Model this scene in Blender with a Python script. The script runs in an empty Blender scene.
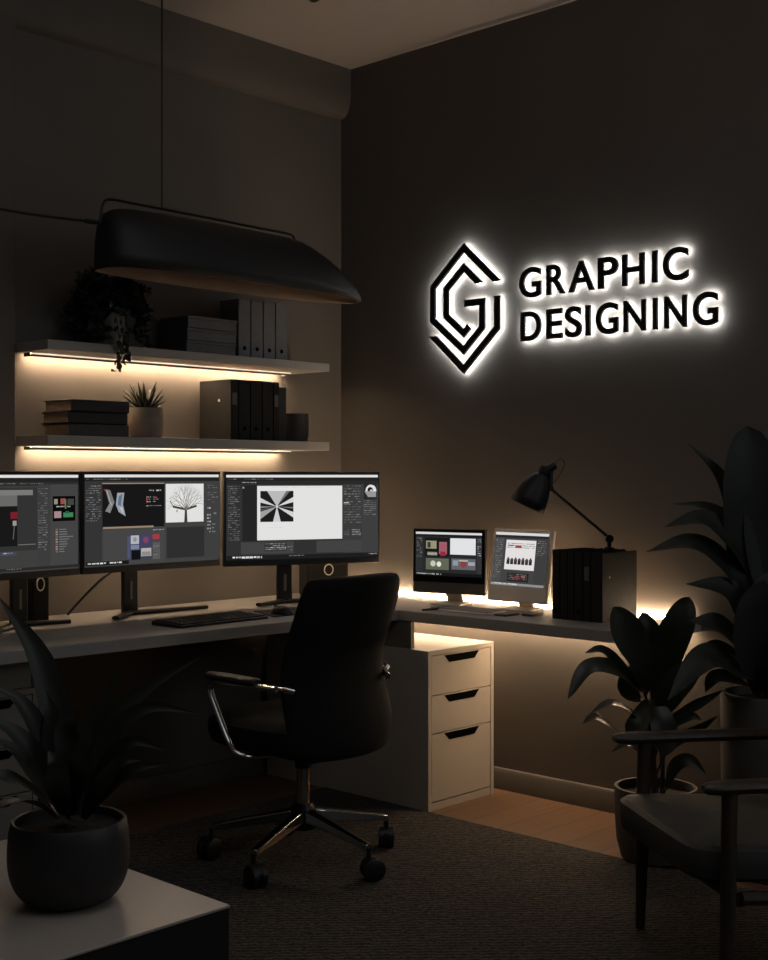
import bpy, bmesh, math, random
from mathutils import Vector, Matrix

# light levels
HALO, LED_SHELF, LED_DESK, LED_UNDER = 36.0, 78.0, 108.0, 60.0
ADDED_GLOW = 26.0
HALO_OFF, HALO_ST = -0.006, -0.002
WORLD, WORLD_COL = 1.0, (0.0190, 0.0205, 0.0220, 1)
TOP_W, UP_W, SIDE_W = 4.6, 13.5, 10.0
random.seed(7)
scene = bpy.context.scene
COL = scene.collection
PI = math.pi

# ------------------------------------------------------------------ colours
def lin(c):
    return c / 12.92 if c <= 0.04045 else ((c + 0.055) / 1.055) ** 2.4

def rgb(r, g, b):
    return (lin(r / 255), lin(g / 255), lin(b / 255), 1.0)

# ------------------------------------------------------------------ materials
def material(name, col, rough=0.6, metal=0.0, var=0.12, scale=9.0, bump=0.0, bscale=None, spec=0.5, sheen=0.0, coat=0.0):
    m = bpy.data.materials.new(name)
    m.use_nodes = True
    nt = m.node_tree
    b = nt.nodes['Principled BSDF']
    b.inputs['Roughness'].default_value = rough
    b.inputs['Metallic'].default_value = metal
    b.inputs['Specular IOR Level'].default_value = spec
    b.inputs['Sheen Weight'].default_value = sheen
    b.inputs['Coat Weight'].default_value = coat
    tc = nt.nodes.new('ShaderNodeTexCoord')
    nz = nt.nodes.new('ShaderNodeTexNoise')
    nz.inputs['Scale'].default_value = scale
    nz.inputs['Detail'].default_value = 4.0
    nt.links.new(tc.outputs['Object'], nz.inputs['Vector'])
    rp = nt.nodes.new('ShaderNodeValToRGB')
    rp.color_ramp.elements[0].position = 0.3
    rp.color_ramp.elements[1].position = 0.7
    rp.color_ramp.elements[0].color = tuple(c * (1 - var) for c in col[:3]) + (1,)
    rp.color_ramp.elements[1].color = tuple(min(1, c * (1 + var)) for c in col[:3]) + (1,)
    nt.links.new(nz.outputs['Fac'], rp.inputs['Fac'])
    nt.links.new(rp.outputs['Color'], b.inputs['Base Color'])
    if bump:
        n2 = nt.nodes.new('ShaderNodeTexNoise')
        n2.inputs['Scale'].default_value = bscale or scale * 12
        n2.inputs['Detail'].default_value = 3.0
        nt.links.new(tc.outputs['Object'], n2.inputs['Vector'])
        bp = nt.nodes.new('ShaderNodeBump')
        bp.inputs['Strength'].default_value = bump
        bp.inputs['Distance'].default_value = 0.004
        nt.links.new(n2.outputs['Fac'], bp.inputs['Height'])
        nt.links.new(bp.outputs['Normal'], b.inputs['Normal'])
    return m

def glow(name, col, strength):
    m = bpy.data.materials.new(name)
    m.use_nodes = True
    nt = m.node_tree
    nt.nodes.remove(nt.nodes['Principled BSDF'])
    e = nt.nodes.new('ShaderNodeEmission')
    e.inputs['Color'].default_value = col
    e.inputs['Strength'].default_value = strength
    nt.links.new(e.outputs['Emission'], nt.nodes['Material Output'].inputs['Surface'])
    return m

def screen_material():
    m = bpy.data.materials.new('display_pixels')
    m.use_nodes = True
    nt = m.node_tree
    nt.nodes.remove(nt.nodes['Principled BSDF'])
    a = nt.nodes.new('ShaderNodeAttribute')
    a.attribute_name = 'Col'
    e = nt.nodes.new('ShaderNodeEmission')
    e.inputs['Strength'].default_value = 1.0
    nt.links.new(a.outputs['Color'], e.inputs['Color'])
    nt.links.new(e.outputs['Emission'], nt.nodes['Material Output'].inputs['Surface'])
    return m

def floor_material():
    m = bpy.data.materials.new('oak_planks')
    m.use_nodes = True
    nt = m.node_tree
    b = nt.nodes['Principled BSDF']
    b.inputs['Roughness'].default_value = 0.45
    tc = nt.nodes.new('ShaderNodeTexCoord')
    br = nt.nodes.new('ShaderNodeTexBrick')
    br.inputs['Scale'].default_value = 1.0
    br.inputs['Brick Width'].default_value = 1.3
    br.inputs['Row Height'].default_value = 0.14
    br.inputs['Mortar Size'].default_value = 0.0025
    br.inputs['Color1'].default_value = rgb(132, 92, 58)
    br.inputs['Color2'].default_value = rgb(110, 76, 47)
    br.inputs['Mortar'].default_value = rgb(60, 40, 28)
    nt.links.new(tc.outputs['Object'], br.inputs['Vector'])
    mp = nt.nodes.new('ShaderNodeMapping')
    mp.inputs['Scale'].default_value = (2.0, 26.0, 2.0)
    nt.links.new(tc.outputs['Object'], mp.inputs['Vector'])
    nz = nt.nodes.new('ShaderNodeTexNoise')
    nz.inputs['Scale'].default_value = 2.0
    nz.inputs['Detail'].default_value = 6.0
    nt.links.new(mp.outputs['Vector'], nz.inputs['Vector'])
    mx = nt.nodes.new('ShaderNodeMix')
    mx.data_type = 'RGBA'
    mx.blend_type = 'MULTIPLY'
    mx.inputs['Factor'].default_value = 0.55
    nt.links.new(br.outputs['Color'], mx.inputs[6])
    nt.links.new(nz.outputs['Fac'], mx.inputs[7])
    hs = nt.nodes.new('ShaderNodeBrightContrast')
    hs.inputs['Bright'].default_value = 0.02
    nt.links.new(mx.outputs[2], hs.inputs['Color'])
    nt.links.new(hs.outputs['Color'], b.inputs['Base Color'])
    bp = nt.nodes.new('ShaderNodeBump')
    bp.inputs['Strength'].default_value = 0.25
    bp.inputs['Distance'].default_value = 0.002
    nt.links.new(br.outputs['Fac'], bp.inputs['Height'])
    bp.invert = True
    nt.links.new(bp.outputs['Normal'], b.inputs['Normal'])
    return m

def rug_material():
    m = bpy.data.materials.new('woven_rug')
    m.use_nodes = True
    nt = m.node_tree
    b = nt.nodes['Principled BSDF']
    b.inputs['Roughness'].default_value = 0.95
    b.inputs['Specular IOR Level'].default_value = 0.15
    tc = nt.nodes.new('ShaderNodeTexCoord')
    w = nt.nodes.new('ShaderNodeTexWave')
    w.wave_type = 'BANDS'
    w.bands_direction = 'DIAGONAL'
    w.inputs['Scale'].default_value = 22.0
    w.inputs['Distortion'].default_value = 6.0
    w.inputs['Detail'].default_value = 3.0
    w.inputs['Detail Scale'].default_value = 3.0
    nt.links.new(tc.outputs['Object'], w.inputs['Vector'])
    nz = nt.nodes.new('ShaderNodeTexNoise')
    nz.inputs['Scale'].default_value = 130.0
    nz.inputs['Detail'].default_value = 3.0
    nt.links.new(tc.outputs['Object'], nz.inputs['Vector'])
    md = nt.nodes.new('ShaderNodeMath')
    md.operation = 'MULTIPLY'
    nt.links.new(w.outputs['Fac'], md.inputs[0])
    nt.links.new(nz.outputs['Fac'], md.inputs[1])
    rp = nt.nodes.new('ShaderNodeValToRGB')
    rp.color_ramp.elements[0].color = rgb(48, 46, 44)
    rp.color_ramp.elements[0].position = 0.05
    rp.color_ramp.elements[1].color = rgb(98, 93, 88)
    rp.color_ramp.elements[1].position = 0.6
    nt.links.new(md.outputs['Value'], rp.inputs['Fac'])
    nt.links.new(rp.outputs['Color'], b.inputs['Base Color'])
    bp = nt.nodes.new('ShaderNodeBump')
    bp.inputs['Strength'].default_value = 0.7
    bp.inputs['Distance'].default_value = 0.006
    nt.links.new(md.outputs['Value'], bp.inputs['Height'])
    nt.links.new(bp.outputs['Normal'], b.inputs['Normal'])
    return m

def wood_material(name, c1, c2, rough=0.45, stretch=(14, 14, 1.5)):
    m = bpy.data.materials.new(name)
    m.use_nodes = True
    nt = m.node_tree
    b = nt.nodes['Principled BSDF']
    b.inputs['Roughness'].default_value = rough
    tc = nt.nodes.new('ShaderNodeTexCoord')
    mp = nt.nodes.new('ShaderNodeMapping')
    mp.inputs['Scale'].default_value = stretch
    nt.links.new(tc.outputs['Object'], mp.inputs['Vector'])
    nz = nt.nodes.new('ShaderNodeTexNoise')
    nz.inputs['Scale'].default_value = 3.0
    nz.inputs['Detail'].default_value = 6.0
    nt.links.new(mp.outputs['Vector'], nz.inputs['Vector'])
    rp = nt.nodes.new('ShaderNodeValToRGB')
    rp.color_ramp.elements[0].color = c1
    rp.color_ramp.elements[0].position = 0.3
    rp.color_ramp.elements[1].color = c2
    rp.color_ramp.elements[1].position = 0.7
    nt.links.new(nz.outputs['Fac'], rp.inputs['Fac'])
    nt.links.new(rp.outputs['Color'], b.inputs['Base Color'])
    return m

M = {
    'wall': material('taupe_plaster', rgb(105, 99, 93), 0.85, var=0.05, scale=3, bump=0.06, bscale=60, spec=0.2),
    'ceiling': material('ceiling_paint', rgb(180, 170, 164), 0.9, var=0.03, scale=2, spec=0.2),
    'trim': material('painted_trim', rgb(88, 82, 75), 0.5, var=0.04),
    'floor': floor_material(),
    'rug': rug_material(),
    'shelf': material('grey_laminate', rgb(158, 153, 147), 0.5, var=0.05, scale=6),
    'desk': material('pale_grey_laminate', rgb(150, 145, 140), 0.42, var=0.05, scale=5),
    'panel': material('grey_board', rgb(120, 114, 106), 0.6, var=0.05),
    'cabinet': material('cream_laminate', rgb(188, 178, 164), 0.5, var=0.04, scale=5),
    'slot': material('dark_slot', rgb(5, 5, 5), 0.9, spec=0.05),
    'black_plastic': material('black_plastic', rgb(22, 22, 22), 0.45),
    'black_metal': material('black_metal', rgb(16, 16, 16), 0.4, metal=0.3),
    'shade_metal': material('satin_black_shade', rgb(34, 34, 35), 0.5, metal=0.0, spec=0.4, var=0.05),
    'shade_inside': material('shade_lining', rgb(150, 128, 110), 0.7),
    'chrome': material('polished_steel', rgb(200, 198, 194), 0.16, metal=1.0, var=0.03),
    'aluminium': material('silver_aluminium', rgb(214, 204, 192), 0.4, metal=0.15, var=0.03),
    'grey_metal': material('dark_grey_metal', rgb(96, 90, 84), 0.4, metal=0.2),
    'fabric': material('black_fabric', rgb(15, 15, 14), 0.85, var=0.2, scale=60, bump=0.25, bscale=260, spec=0.25, sheen=0.03),
    'cushion': material('charcoal_cushion', rgb(52, 50, 47), 0.62, var=0.15, scale=7, bump=0.25, bscale=30),
    'arm_wood': wood_material('dark_walnut', rgb(46, 38, 31), rgb(64, 53, 43)),
    'paper': material('page_edges', rgb(150, 130, 110), 0.9, var=0.15, scale=80),
    'book_black': material('black_cover', rgb(24, 23, 22), 0.6, var=0.2, scale=40),
    'book_grey': material('grey_cover', rgb(64, 62, 60), 0.65, var=0.15, scale=40),
    'binder': material('slate_binder', rgb(108, 108, 110), 0.6, var=0.1, scale=30),
    'binder_dark': material('dark_binder', rgb(30, 28, 26), 0.7, var=0.15, spec=0.25, scale=30),
    'binder_label': material('label_card', rgb(92, 84, 76), 0.7, var=0.3, scale=90),
    'box': material('grey_box_card', rgb(106, 105, 106), 0.7, var=0.1, scale=30),
    'pot_grey': material('grey_ceramic', rgb(120, 116, 110), 0.6, var=0.08, scale=20, bump=0.1),
    'pot_dark': material('charcoal_ceramic', rgb(46, 45, 45), 0.55, var=0.08, scale=20, bump=0.1),
    'pot_stone': material('stone_planter', rgb(70, 65, 59), 0.75, var=0.1, scale=18, bump=0.2),
    'pot_warm': material('concrete_pot', rgb(128, 116, 102), 0.8, var=0.15, scale=25, bump=0.25),
    'soil': material('potting_soil', rgb(34, 26, 20), 0.95, var=0.4, scale=60, bump=0.8),
    'leaf': material('deep_green_leaf', rgb(46, 50, 38), 0.4, var=0.2, scale=12, spec=0.5),
    'leaf_dark': material('dark_leaf', rgb(30, 35, 28), 0.55, var=0.2, scale=12),
    'leaf_pale': material('grey_green_leaf', rgb(38, 43, 35), 0.5, var=0.2, scale=14),
    'succulent': material('succulent_green', rgb(44, 48, 34), 0.55, var=0.25, scale=30),
    'stem': material('brown_stem', rgb(60, 48, 36), 0.8, var=0.2, scale=30),
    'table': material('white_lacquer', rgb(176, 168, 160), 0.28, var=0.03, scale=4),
    'sign_black': material('sign_black', rgb(8, 8, 8), 0.6),
    'halo': glow('white_halo', (0.93, 0.975, 1.0, 1), HALO),
    'led_shelf': glow('warm_led_shelf', (1.0, 0.72, 0.465, 1), LED_SHELF),
    'led_desk': glow('warm_led_desk', (1.0, 0.73, 0.475, 1), LED_DESK),
    'led_under': glow('warm_led_under', (1.0, 0.72, 0.46, 1), LED_UNDER),
    'added_glow': glow('warm_added_glow', (1.0, 0.73, 0.48, 1), ADDED_GLOW),
    'underside_glow': glow('warm_underside_glow', (1.0, 0.80, 0.58, 1), 1.0),
    'pixels': screen_material(),
    'glass': material('black_glass', rgb(8, 8, 9), 0.15),
    'table_side_shade': material('shaded_side_panel', rgb(24, 22, 20), 0.7, var=0.08, scale=8),  # white table's sides: their shade is put into this near-black colour
}

# ------------------------------------------------------------------ mesh building
class MB:
    def __init__(self):
        self.v, self.f, self.mi = [], [], []
        self.cur = 0

    def add(self, vs, fs):
        o = len(self.v)
        self.v += [tuple(p) for p in vs]
        self.f += [tuple(i + o for i in f) for f in fs]
        self.mi += [self.cur] * len(fs)
        return self

    def box(self, x0, x1, y0, y1, z0, z1):
        vs = [(x, y, z) for z in (z0, z1) for y in (y0, y1) for x in (x0, x1)]
        return self.add(vs, [(0, 2, 3, 1), (4, 5, 7, 6), (0, 1, 5, 4), (2, 6, 7, 3), (0, 4, 6, 2), (1, 3, 7, 5)])

    def rings(self, rs, cap0=True, cap1=True, closed=True):
        n = len(rs[0])
        vs = [p for r in rs for p in r]
        fs = []
        for i in range(len(rs) - 1):
            for j in range(n if closed else n - 1):
                k = (j + 1) % n
                fs.append((i * n + j, i * n + k, (i + 1) * n + k, (i + 1) * n + j))
        if cap0:
            fs.append(tuple(range(n - 1, -1, -1)))
        if cap1:
            fs.append(tuple((len(rs) - 1) * n + j for j in range(n)))
        return self.add(vs, fs)

    def tube(self, pts, r, n=10, caps=True, flat=1.0):
        pts = [Vector(p) for p in pts]
        rr = r if isinstance(r, (list, tuple)) else [r] * len(pts)
        rs = []
        up = None
        for i, p in enumerate(pts):
            t = (pts[min(i + 1, len(pts) - 1)] - pts[max(i - 1, 0)]).normalized()
            if up is None:
                up = Vector((0, 0, 1)) if abs(t.z) < 0.9 else Vector((0, 1, 0))
            s = t.cross(up).normalized()
            u = s.cross(t).normalized()
            up = u
            rs.append([p + s * (math.cos(2 * PI * k / n) * rr[i]) + u * (math.sin(2 * PI * k / n) * rr[i] * flat) for k in range(n)])
        return self.rings(rs, caps, caps)

    def lathe(self, prof, c=(0, 0, 0), n=32, cap0=True, cap1=False):
        rs = [[(c[0] + r * math.cos(2 * PI * k / n), c[1] + r * math.sin(2 * PI * k / n), c[2] + z) for k in range(n)] for r, z in prof]
        return self.rings(rs, cap0, cap1)

    def prism(self, poly, d0, d1, axis='y'):
        # poly in 2-D, extruded along an axis: 'y' -> (a, d, b), 'x' -> (d, a, b), 'z' -> (a, b, d)
        def P(a, b, d):
            return {'y': (a, d, b), 'x': (d, a, b), 'z': (a, b, d)}[axis]
        return self.rings([[P(a, b, d0) for a, b in poly], [P(a, b, d1) for a, b in poly]])

    def leaf(self, mid, width, roll=0.0, shape=1.0, fold=0.25, hint=(-0.55, -0.55, 0.62), seg=12, tipw=0.02):
        pts = smooth(mid, seg)
        n = len(pts)
        rs = []
        h = Vector(hint).normalized()
        for i, p in enumerate(pts):
            t = (pts[min(i + 1, n - 1)] - pts[max(i - 1, 0)]).normalized()
            s = t.cross(h)
            if s.length < 1e-3:
                s = t.cross(Vector((0, 0, 1)))
            s.normalize()
            s = Matrix.Rotation(roll, 3, t) @ s
            nn = s.cross(t).normalized()
            q = i / (n - 1)
            w = width * 0.5 * max(tipw, (math.sin(PI * min(1, 0.06 + 0.94 * q ** (0.75 + 0.15 * shape))) ** (0.9 / shape)))
            if q > 0.999:
                w = width * tipw * 0.5
            rs.append([p - s * w + nn * w * fold, p - s * w * 0.5 + nn * w * fold * 0.35, p.copy(), p + s * w * 0.5 + nn * w * fold * 0.35, p + s * w + nn * w * fold])
        return self.rings(rs, False, False, closed=False)

    def build(self, name, mats, parent=None, bevel=0.0, smooth_angle=35, solid=0.0, sub=0, bseg=2):
        me = bpy.data.meshes.new(name)
        me.from_pydata(self.v, [], self.f)
        ms = mats if isinstance(mats, (list, tuple)) else [mats]
        for m in ms:
            me.materials.append(m)
        me.polygons.foreach_set('material_index', self.mi)
        bm = bmesh.new()
        bm.from_mesh(me)
        if solid == 0.0:
            bmesh.ops.recalc_face_normals(bm, faces=bm.faces)
        bm.to_mesh(me)
        bm.free()
        me.polygons.foreach_set('use_smooth', [True] * len(me.polygons))
        if sub == 0:
            me.set_sharp_from_angle(angle=math.radians(smooth_angle))
        o = bpy.data.objects.new(name, me)
        COL.objects.link(o)
        if parent:
            o.parent = parent
        if solid:
            md = o.modifiers.new('thickness', 'SOLIDIFY')
            md.thickness = solid
            md.offset = 0
        if bevel:
            md = o.modifiers.new('bevel', 'BEVEL')
            md.width = bevel
            md.segments = bseg
            md.limit_method = 'ANGLE'
            md.angle_limit = math.radians(40)
        if sub:
            md = o.modifiers.new('subdivision', 'SUBSURF')
            md.levels = sub
            md.render_levels = sub
        return o

def smooth(pts, n):
    """Catmull-Rom through the points, n samples in all."""
    P = [Vector(p) for p in pts]
    P = [P[0] * 2 - P[1]] + P + [P[-1] * 2 - P[-2]]
    out = []
    m = len(P) - 3
    for k in range(n):
        q = k / (n - 1) * m
        i = min(int(q), m - 1)
        t = q - i
        a, b, c, d = P[i:i + 4]
        out.append(0.5 * ((2 * b) + (c - a) * t + (2 * a - 5 * b + 4 * c - d) * t * t + (3 * b - a - 3 * c + d) * t ** 3))
    return out

def tag(o, label, cat, group=None, kind=None):
    o['label'] = label
    o['category'] = cat
    if group:
        o['group'] = group
    if kind:
        o['kind'] = kind
    return o

def thing(name, label, cat, loc=(0, 0, 0), rz=0.0, group=None):
    o = bpy.data.objects.new(name, None)
    o.empty_display_size = 0.05
    COL.objects.link(o)
    o.location = loc
    o.rotation_euler = (0, 0, rz)
    return tag(o, label, cat, group)

def struct(o):
    o['kind'] = 'structure'
    return o

def copy_tree(o, parent=None):
    c = o.copy()
    COL.objects.link(c)
    if parent:
        c.parent = parent
    for ch in list(o.children):
        copy_tree(ch, c)
    return c

def bx(*a):
    return MB().box(*a)

# ------------------------------------------------------------------ camera
CAM = Vector((-4.046, -4.090, 1.25))
fw = Vector((0.7266, 0.6870, 0.0)).normalized()
cd = bpy.data.cameras.new('camera')
cam = bpy.data.objects.new('camera', cd)
COL.objects.link(cam)
cam.location = CAM
cam.rotation_euler = fw.to_track_quat('-Z', 'Y').to_euler()
cd.sensor_fit = 'HORIZONTAL'
cd.sensor_width = 36.0
cd.lens = 36.0 * 1286.0 / 768.0
cd.shift_y = -5.0 / 768.0
cd.clip_start = 0.02
scene.camera = cam

# ------------------------------------------------------------------ the room
H = 3.05
struct(bx(-5.6, 0.25, -6.0, 0.25, -0.08, 0.0).build('floor', M['floor']))
struct(bx(-5.6, 0.25, -6.0, 0.25, H, H + 0.08).build('ceiling', M['ceiling']))
struct(bx(-5.6, 0.0, 0.0, 0.25, 0.0, H).build('wall_left', M['wall']))
struct(bx(0.0, 0.25, -6.0, 0.25, 0.0, H).build('wall_right', M['wall']))
# shallow pier that closes the shelf niche on its left
struct(bx(-5.6, -1.645, -0.035, 0.0, 0.0, H).build('trim_1', M['wall'], bevel=0.004))
# boxed bulkhead with a rounded underside along the top of the left wall
prof = [(0.0, H), (-0.062, H), (-0.062, 2.945)]
for k in range(1, 9):
    a = k / 8 * PI / 2
    prof.append((-0.062 + 0.050 * (1 - math.cos(a)), 2.945 - 0.105 * math.sin(a)))
prof.append((0.0, 2.835))
struct(MB().prism(prof, -5.6, 0.0, 'x').build('trim_2', M['wall'], smooth_angle=50))
bp_ = [(0, 0), (-0.014, 0), (-0.014, 0.072), (-0.008, 0.082), (0, 0.085)]
struct(MB().prism(bp_, -6.0, 0.0, 'x').build('baseboard_left', M['trim']))
bb = bpy.data.objects['baseboard_left']
bb.data.transform(Matrix.Scale(5.6 / 6.0, 4, (1, 0, 0)))
struct(MB().prism(bp_, -6.0, -0.014, 'y').build('baseboard_right', M['trim']))
br_ = bpy.data.objects['baseboard_right']

# ------------------------------------------------------------------ rug
rug = tag(bx(-3.9, -0.485, -4.3, -0.40, 0.0, 0.008).build('rug', M['rug'], bevel=0.003),
          'large dark grey woven rug on the wooden floor', 'rug')

# ------------------------------------------------------------------ desk (one L-shaped worktop)
desk = thing('corner_desk', 'L-shaped grey corner desk running along both walls with glowing light strips', 'desk', (-0.24, -0.4, 0))
def child(o, p):
    o.parent = p
    o.matrix_parent_inverse = p.matrix_basis.inverted() if False else Matrix.Translation(-p.location)
    return o
poly = [(-2.9, -0.036), (-1.644, -0.036), (-1.644, -0.002), (-0.002, -0.002), (-0.002, -1.80), (-0.48, -1.80), (-0.48, -0.79), (-2.9, -0.71)]
child(MB().prism(poly, 0.70, 0.74, 'z').build('worktop', M['desk'], bevel=0.003), desk)
pp = [(-0.01, 0.5985), (-0.845, 0.5985), (-0.845, 0.6995), (-0.01, 0.6995)]
child(MB().prism([(a - 0.008, b) for a, b in pp], -0.475, -0.457, 'x').build('support_panel', M['panel']), desk)
child(bx(-2.26, -1.94, -0.62, -0.10, 0.6060, 0.6995).build('support_panel', M['panel']), desk)
child(bx(-0.016, -0.004, -1.76, -0.03, 0.7405, 0.7465).build('led_strip', M['led_desk']), desk)
child(bx(-0.045, -0.025, -1.76, -0.05, 0.692, 0.699).build('led_strip', M['led_under']), desk)

# ------------------------------------------------------------------ floating shelves
def shelf(z0, z1, label):
    t = thing('floating_shelf', label, 'shelf', (-0.97, 0, z0), 0, 'floating shelves above the monitors')
    bx(-0.665, 0.680, -0.225, -0.001, 0, z1 - z0).build('board', M['shelf'], t, bevel=0.002)
    bx(-0.628, 0.590, -0.038, -0.026, -0.0085, -0.0005).build('led_strip', M['led_shelf'], t)
    pf = MB()
    pf.box(-0.632, 0.594, -0.056, -0.052, -0.0125, -0.0040)
    for xx in (-0.634, 0.591):
        pf.box(xx, xx + 0.005, -0.056, -0.018, -0.0125, -0.0003)
    bx(-0.628, 0.612, -0.0615, -0.0565, -0.0045, -0.0004).build('added_glow_line', M['underside_glow'], t)  # added glowing bar, stands in for the bright lit line under the board
    pf.build('led_profile', M['grey_metal'], t)
    return t
shelf(1.683, 1.716, 'upper floating grey shelf lit from below, holding the trailing plant')
shelf(1.352, 1.388, 'lower floating grey shelf lit from below, holding the small succulent')

# ------------------------------------------------------------------ screens: pictures drawn as flat coloured faces
class Canvas:
    """Faces on a w x h display, x right and y down in 0..1, layers stacked towards the viewer."""
    def __init__(self, w, h):
        self.w, self.h = w, h
        self.v, self.f, self.c = [], [], []
        self.l = 0

    def poly(self, pts, col):
        self.l += 1
        y = -0.00002 * self.l
        o = len(self.v)
        self.v += [((a - 0.5) * self.w, y, (0.5 - b) * self.h) for a, b in pts]
        self.f.append(tuple(range(o, o + len(pts))))
        self.c.append(col if len(col) == 4 else rgb(*col))

    def rect(self, x0, y0, x1, y1, col):
        self.poly([(x0, y1), (x1, y1), (x1, y0), (x0, y0)], col)

    def line(self, a, b, t, col):
        dx, dy = (b[0] - a[0]) * self.w, (b[1] - a[1]) * self.h
        d = math.hypot(dx, dy) or 1
        nx, ny = -dy / d * t / self.w / 2, dx / d * t / self.h / 2
        self.poly([(a[0] - nx, a[1] - ny), (b[0] - nx, b[1] - ny), (b[0] + nx, b[1] + ny), (a[0] + nx, a[1] + ny)], col)

    def disc(self, x, y, r, col, a0=0.0, a1=2 * PI, ry=None):
        n = 20
        ry = ry or r * self.w / self.h
        self.poly([(x + r * math.cos(a0 + (a1 - a0) * k / n), y + ry * math.sin(a0 + (a1 - a0) * k / n)) for k in range(n + 1)], col)

    def bars(self, x0, y0, x1, y1, rows, lo=70, hi=150, fill=0.5, th=0.45):
        fill = min(0.92, fill * 1.3)
        """rows of small interface marks"""
        dy = (y1 - y0) / rows
        for r in range(rows):
            x = x0
            while x < x1 - 0.004:
                w = random.uniform(0.006, 0.028)
                if random.random() < fill:
                    g = random.randint(lo, hi)
                    self.rect(x, y0 + r * dy, min(x + w, x1), y0 + r * dy + dy * th * random.uniform(0.6, 1.1), (g, g, g))
                x += w + random.uniform(0.003, 0.008)

    def build(self, name, parent, loc):
        me = bpy.data.meshes.new(name)
        me.from_pydata(self.v, [], self.f)
        me.materials.append(M['pixels'])
        at = me.color_attributes.new('Col', 'FLOAT_COLOR', 'CORNER')
        i = 0
        for f, c in zip(self.f, self.c):
            for _ in f:
                at.data[i].color = c
                i += 1
        o = bpy.data.objects.new(name, me)
        COL.objects.link(o)
        o.parent = parent
        o.location = loc
        return o

def frame_ui(c, bg=52):
    bg += 6
    c.rect(0, 0, 1, 1, (bg, bg, bg - 1))
    c.rect(0, 0.0, 1, 0.030, (222, 222, 220))
    c.rect(0, 0.030, 1, 0.075, (34, 34, 34))
    c.bars(0.01, 0.045, 0.30, 0.070, 1, 60, 120, 0.7)

def draw_left(c):
    frame_ui(c, 56)
    c.rect(0, 0.075, 1, 0.115, (44, 44, 44)); c.bars(0.30, 0.085, 0.75, 0.11, 1, 70, 110, 0.6)
    c.rect(0.30, 0.13, 0.72, 0.78, (50, 50, 50))
    c.rect(0.30, 0.155, 0.68, 0.21, (120, 120, 118)); c.rect(0.40, 0.21, 0.575, 0.32, (104, 104, 102))
    c.rect(0.34, 0.32, 0.575, 0.73, (25, 24, 24)); c.rect(0.53, 0.38, 0.575, 0.45, (120, 30, 44))
    c.rect(0.545, 0.47, 0.57, 0.52, (150, 150, 150)); c.line((0.556, 0.52), (0.548, 0.66), 0.004, (90, 90, 90))
    c.rect(0.40, 0.79, 0.57, 0.825, (66, 70, 88)); c.bars(0.41, 0.793, 0.56, 0.822, 1, 110, 170, 0.7)
    c.rect(0.58, 0.715, 0.70, 0.722, (120, 120, 118))
    c.rect(0.71, 0.10, 0.80, 0.96, (60, 60, 60)); c.bars(0.715, 0.14, 0.78, 0.80, 26, 78, 124, 0.55)
    c.rect(0.80, 0.10, 0.995, 0.96, (66, 66, 66))
    c.rect(0.815, 0.225, 0.975, 0.49, (10, 10, 10))
    c.rect(0.825, 0.255, 0.85, 0.31, (150, 140, 120)); c.rect(0.87, 0.25, 0.905, 0.31, (150, 76, 76))
    c.rect(0.92, 0.255, 0.965, 0.32, (64, 68, 64)); c.bars(0.84, 0.33, 0.95, 0.36, 1, 110, 180, 0.8)
    c.rect(0.825, 0.385, 0.875, 0.455, (164, 134, 138)); c.rect(0.89, 0.40, 0.96, 0.45, (64, 128, 80))
    c.rect(0.905, 0.385, 0.93, 0.41, (40, 90, 88)); c.rect(0.90, 0.26, 0.91, 0.36, (90, 120, 90))
    for k in range(10):
        y = 0.57 + 0.026 * k
        c.rect(0.835, y, 0.85, y + 0.014, (150, 140 if k % 3 else 90, 135 if k % 3 else 90))
        c.rect(0.86, y + 0.002, 0.86 + random.uniform(0.03, 0.10), y + 0.012, (112, 112, 112))
    c.rect(0, 0.955, 1, 0.985, (40, 40, 40)); c.bars(0.50, 0.96, 0.60, 0.98, 1, 90, 140, 0.6)

def branch(c, x, y, a, l, t, d, col):
    x2, y2 = x + math.cos(a) * l, y - math.sin(a) * l * c.w / c.h
    c.line((x, y), (x2, y2), t, col)
    if d:
        for s in (-1, 1):
            branch(c, x2, y2, a + s * random.uniform(0.18, 0.5), l * random.uniform(0.62, 0.82), t * 0.62, d - 1, col)

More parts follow.
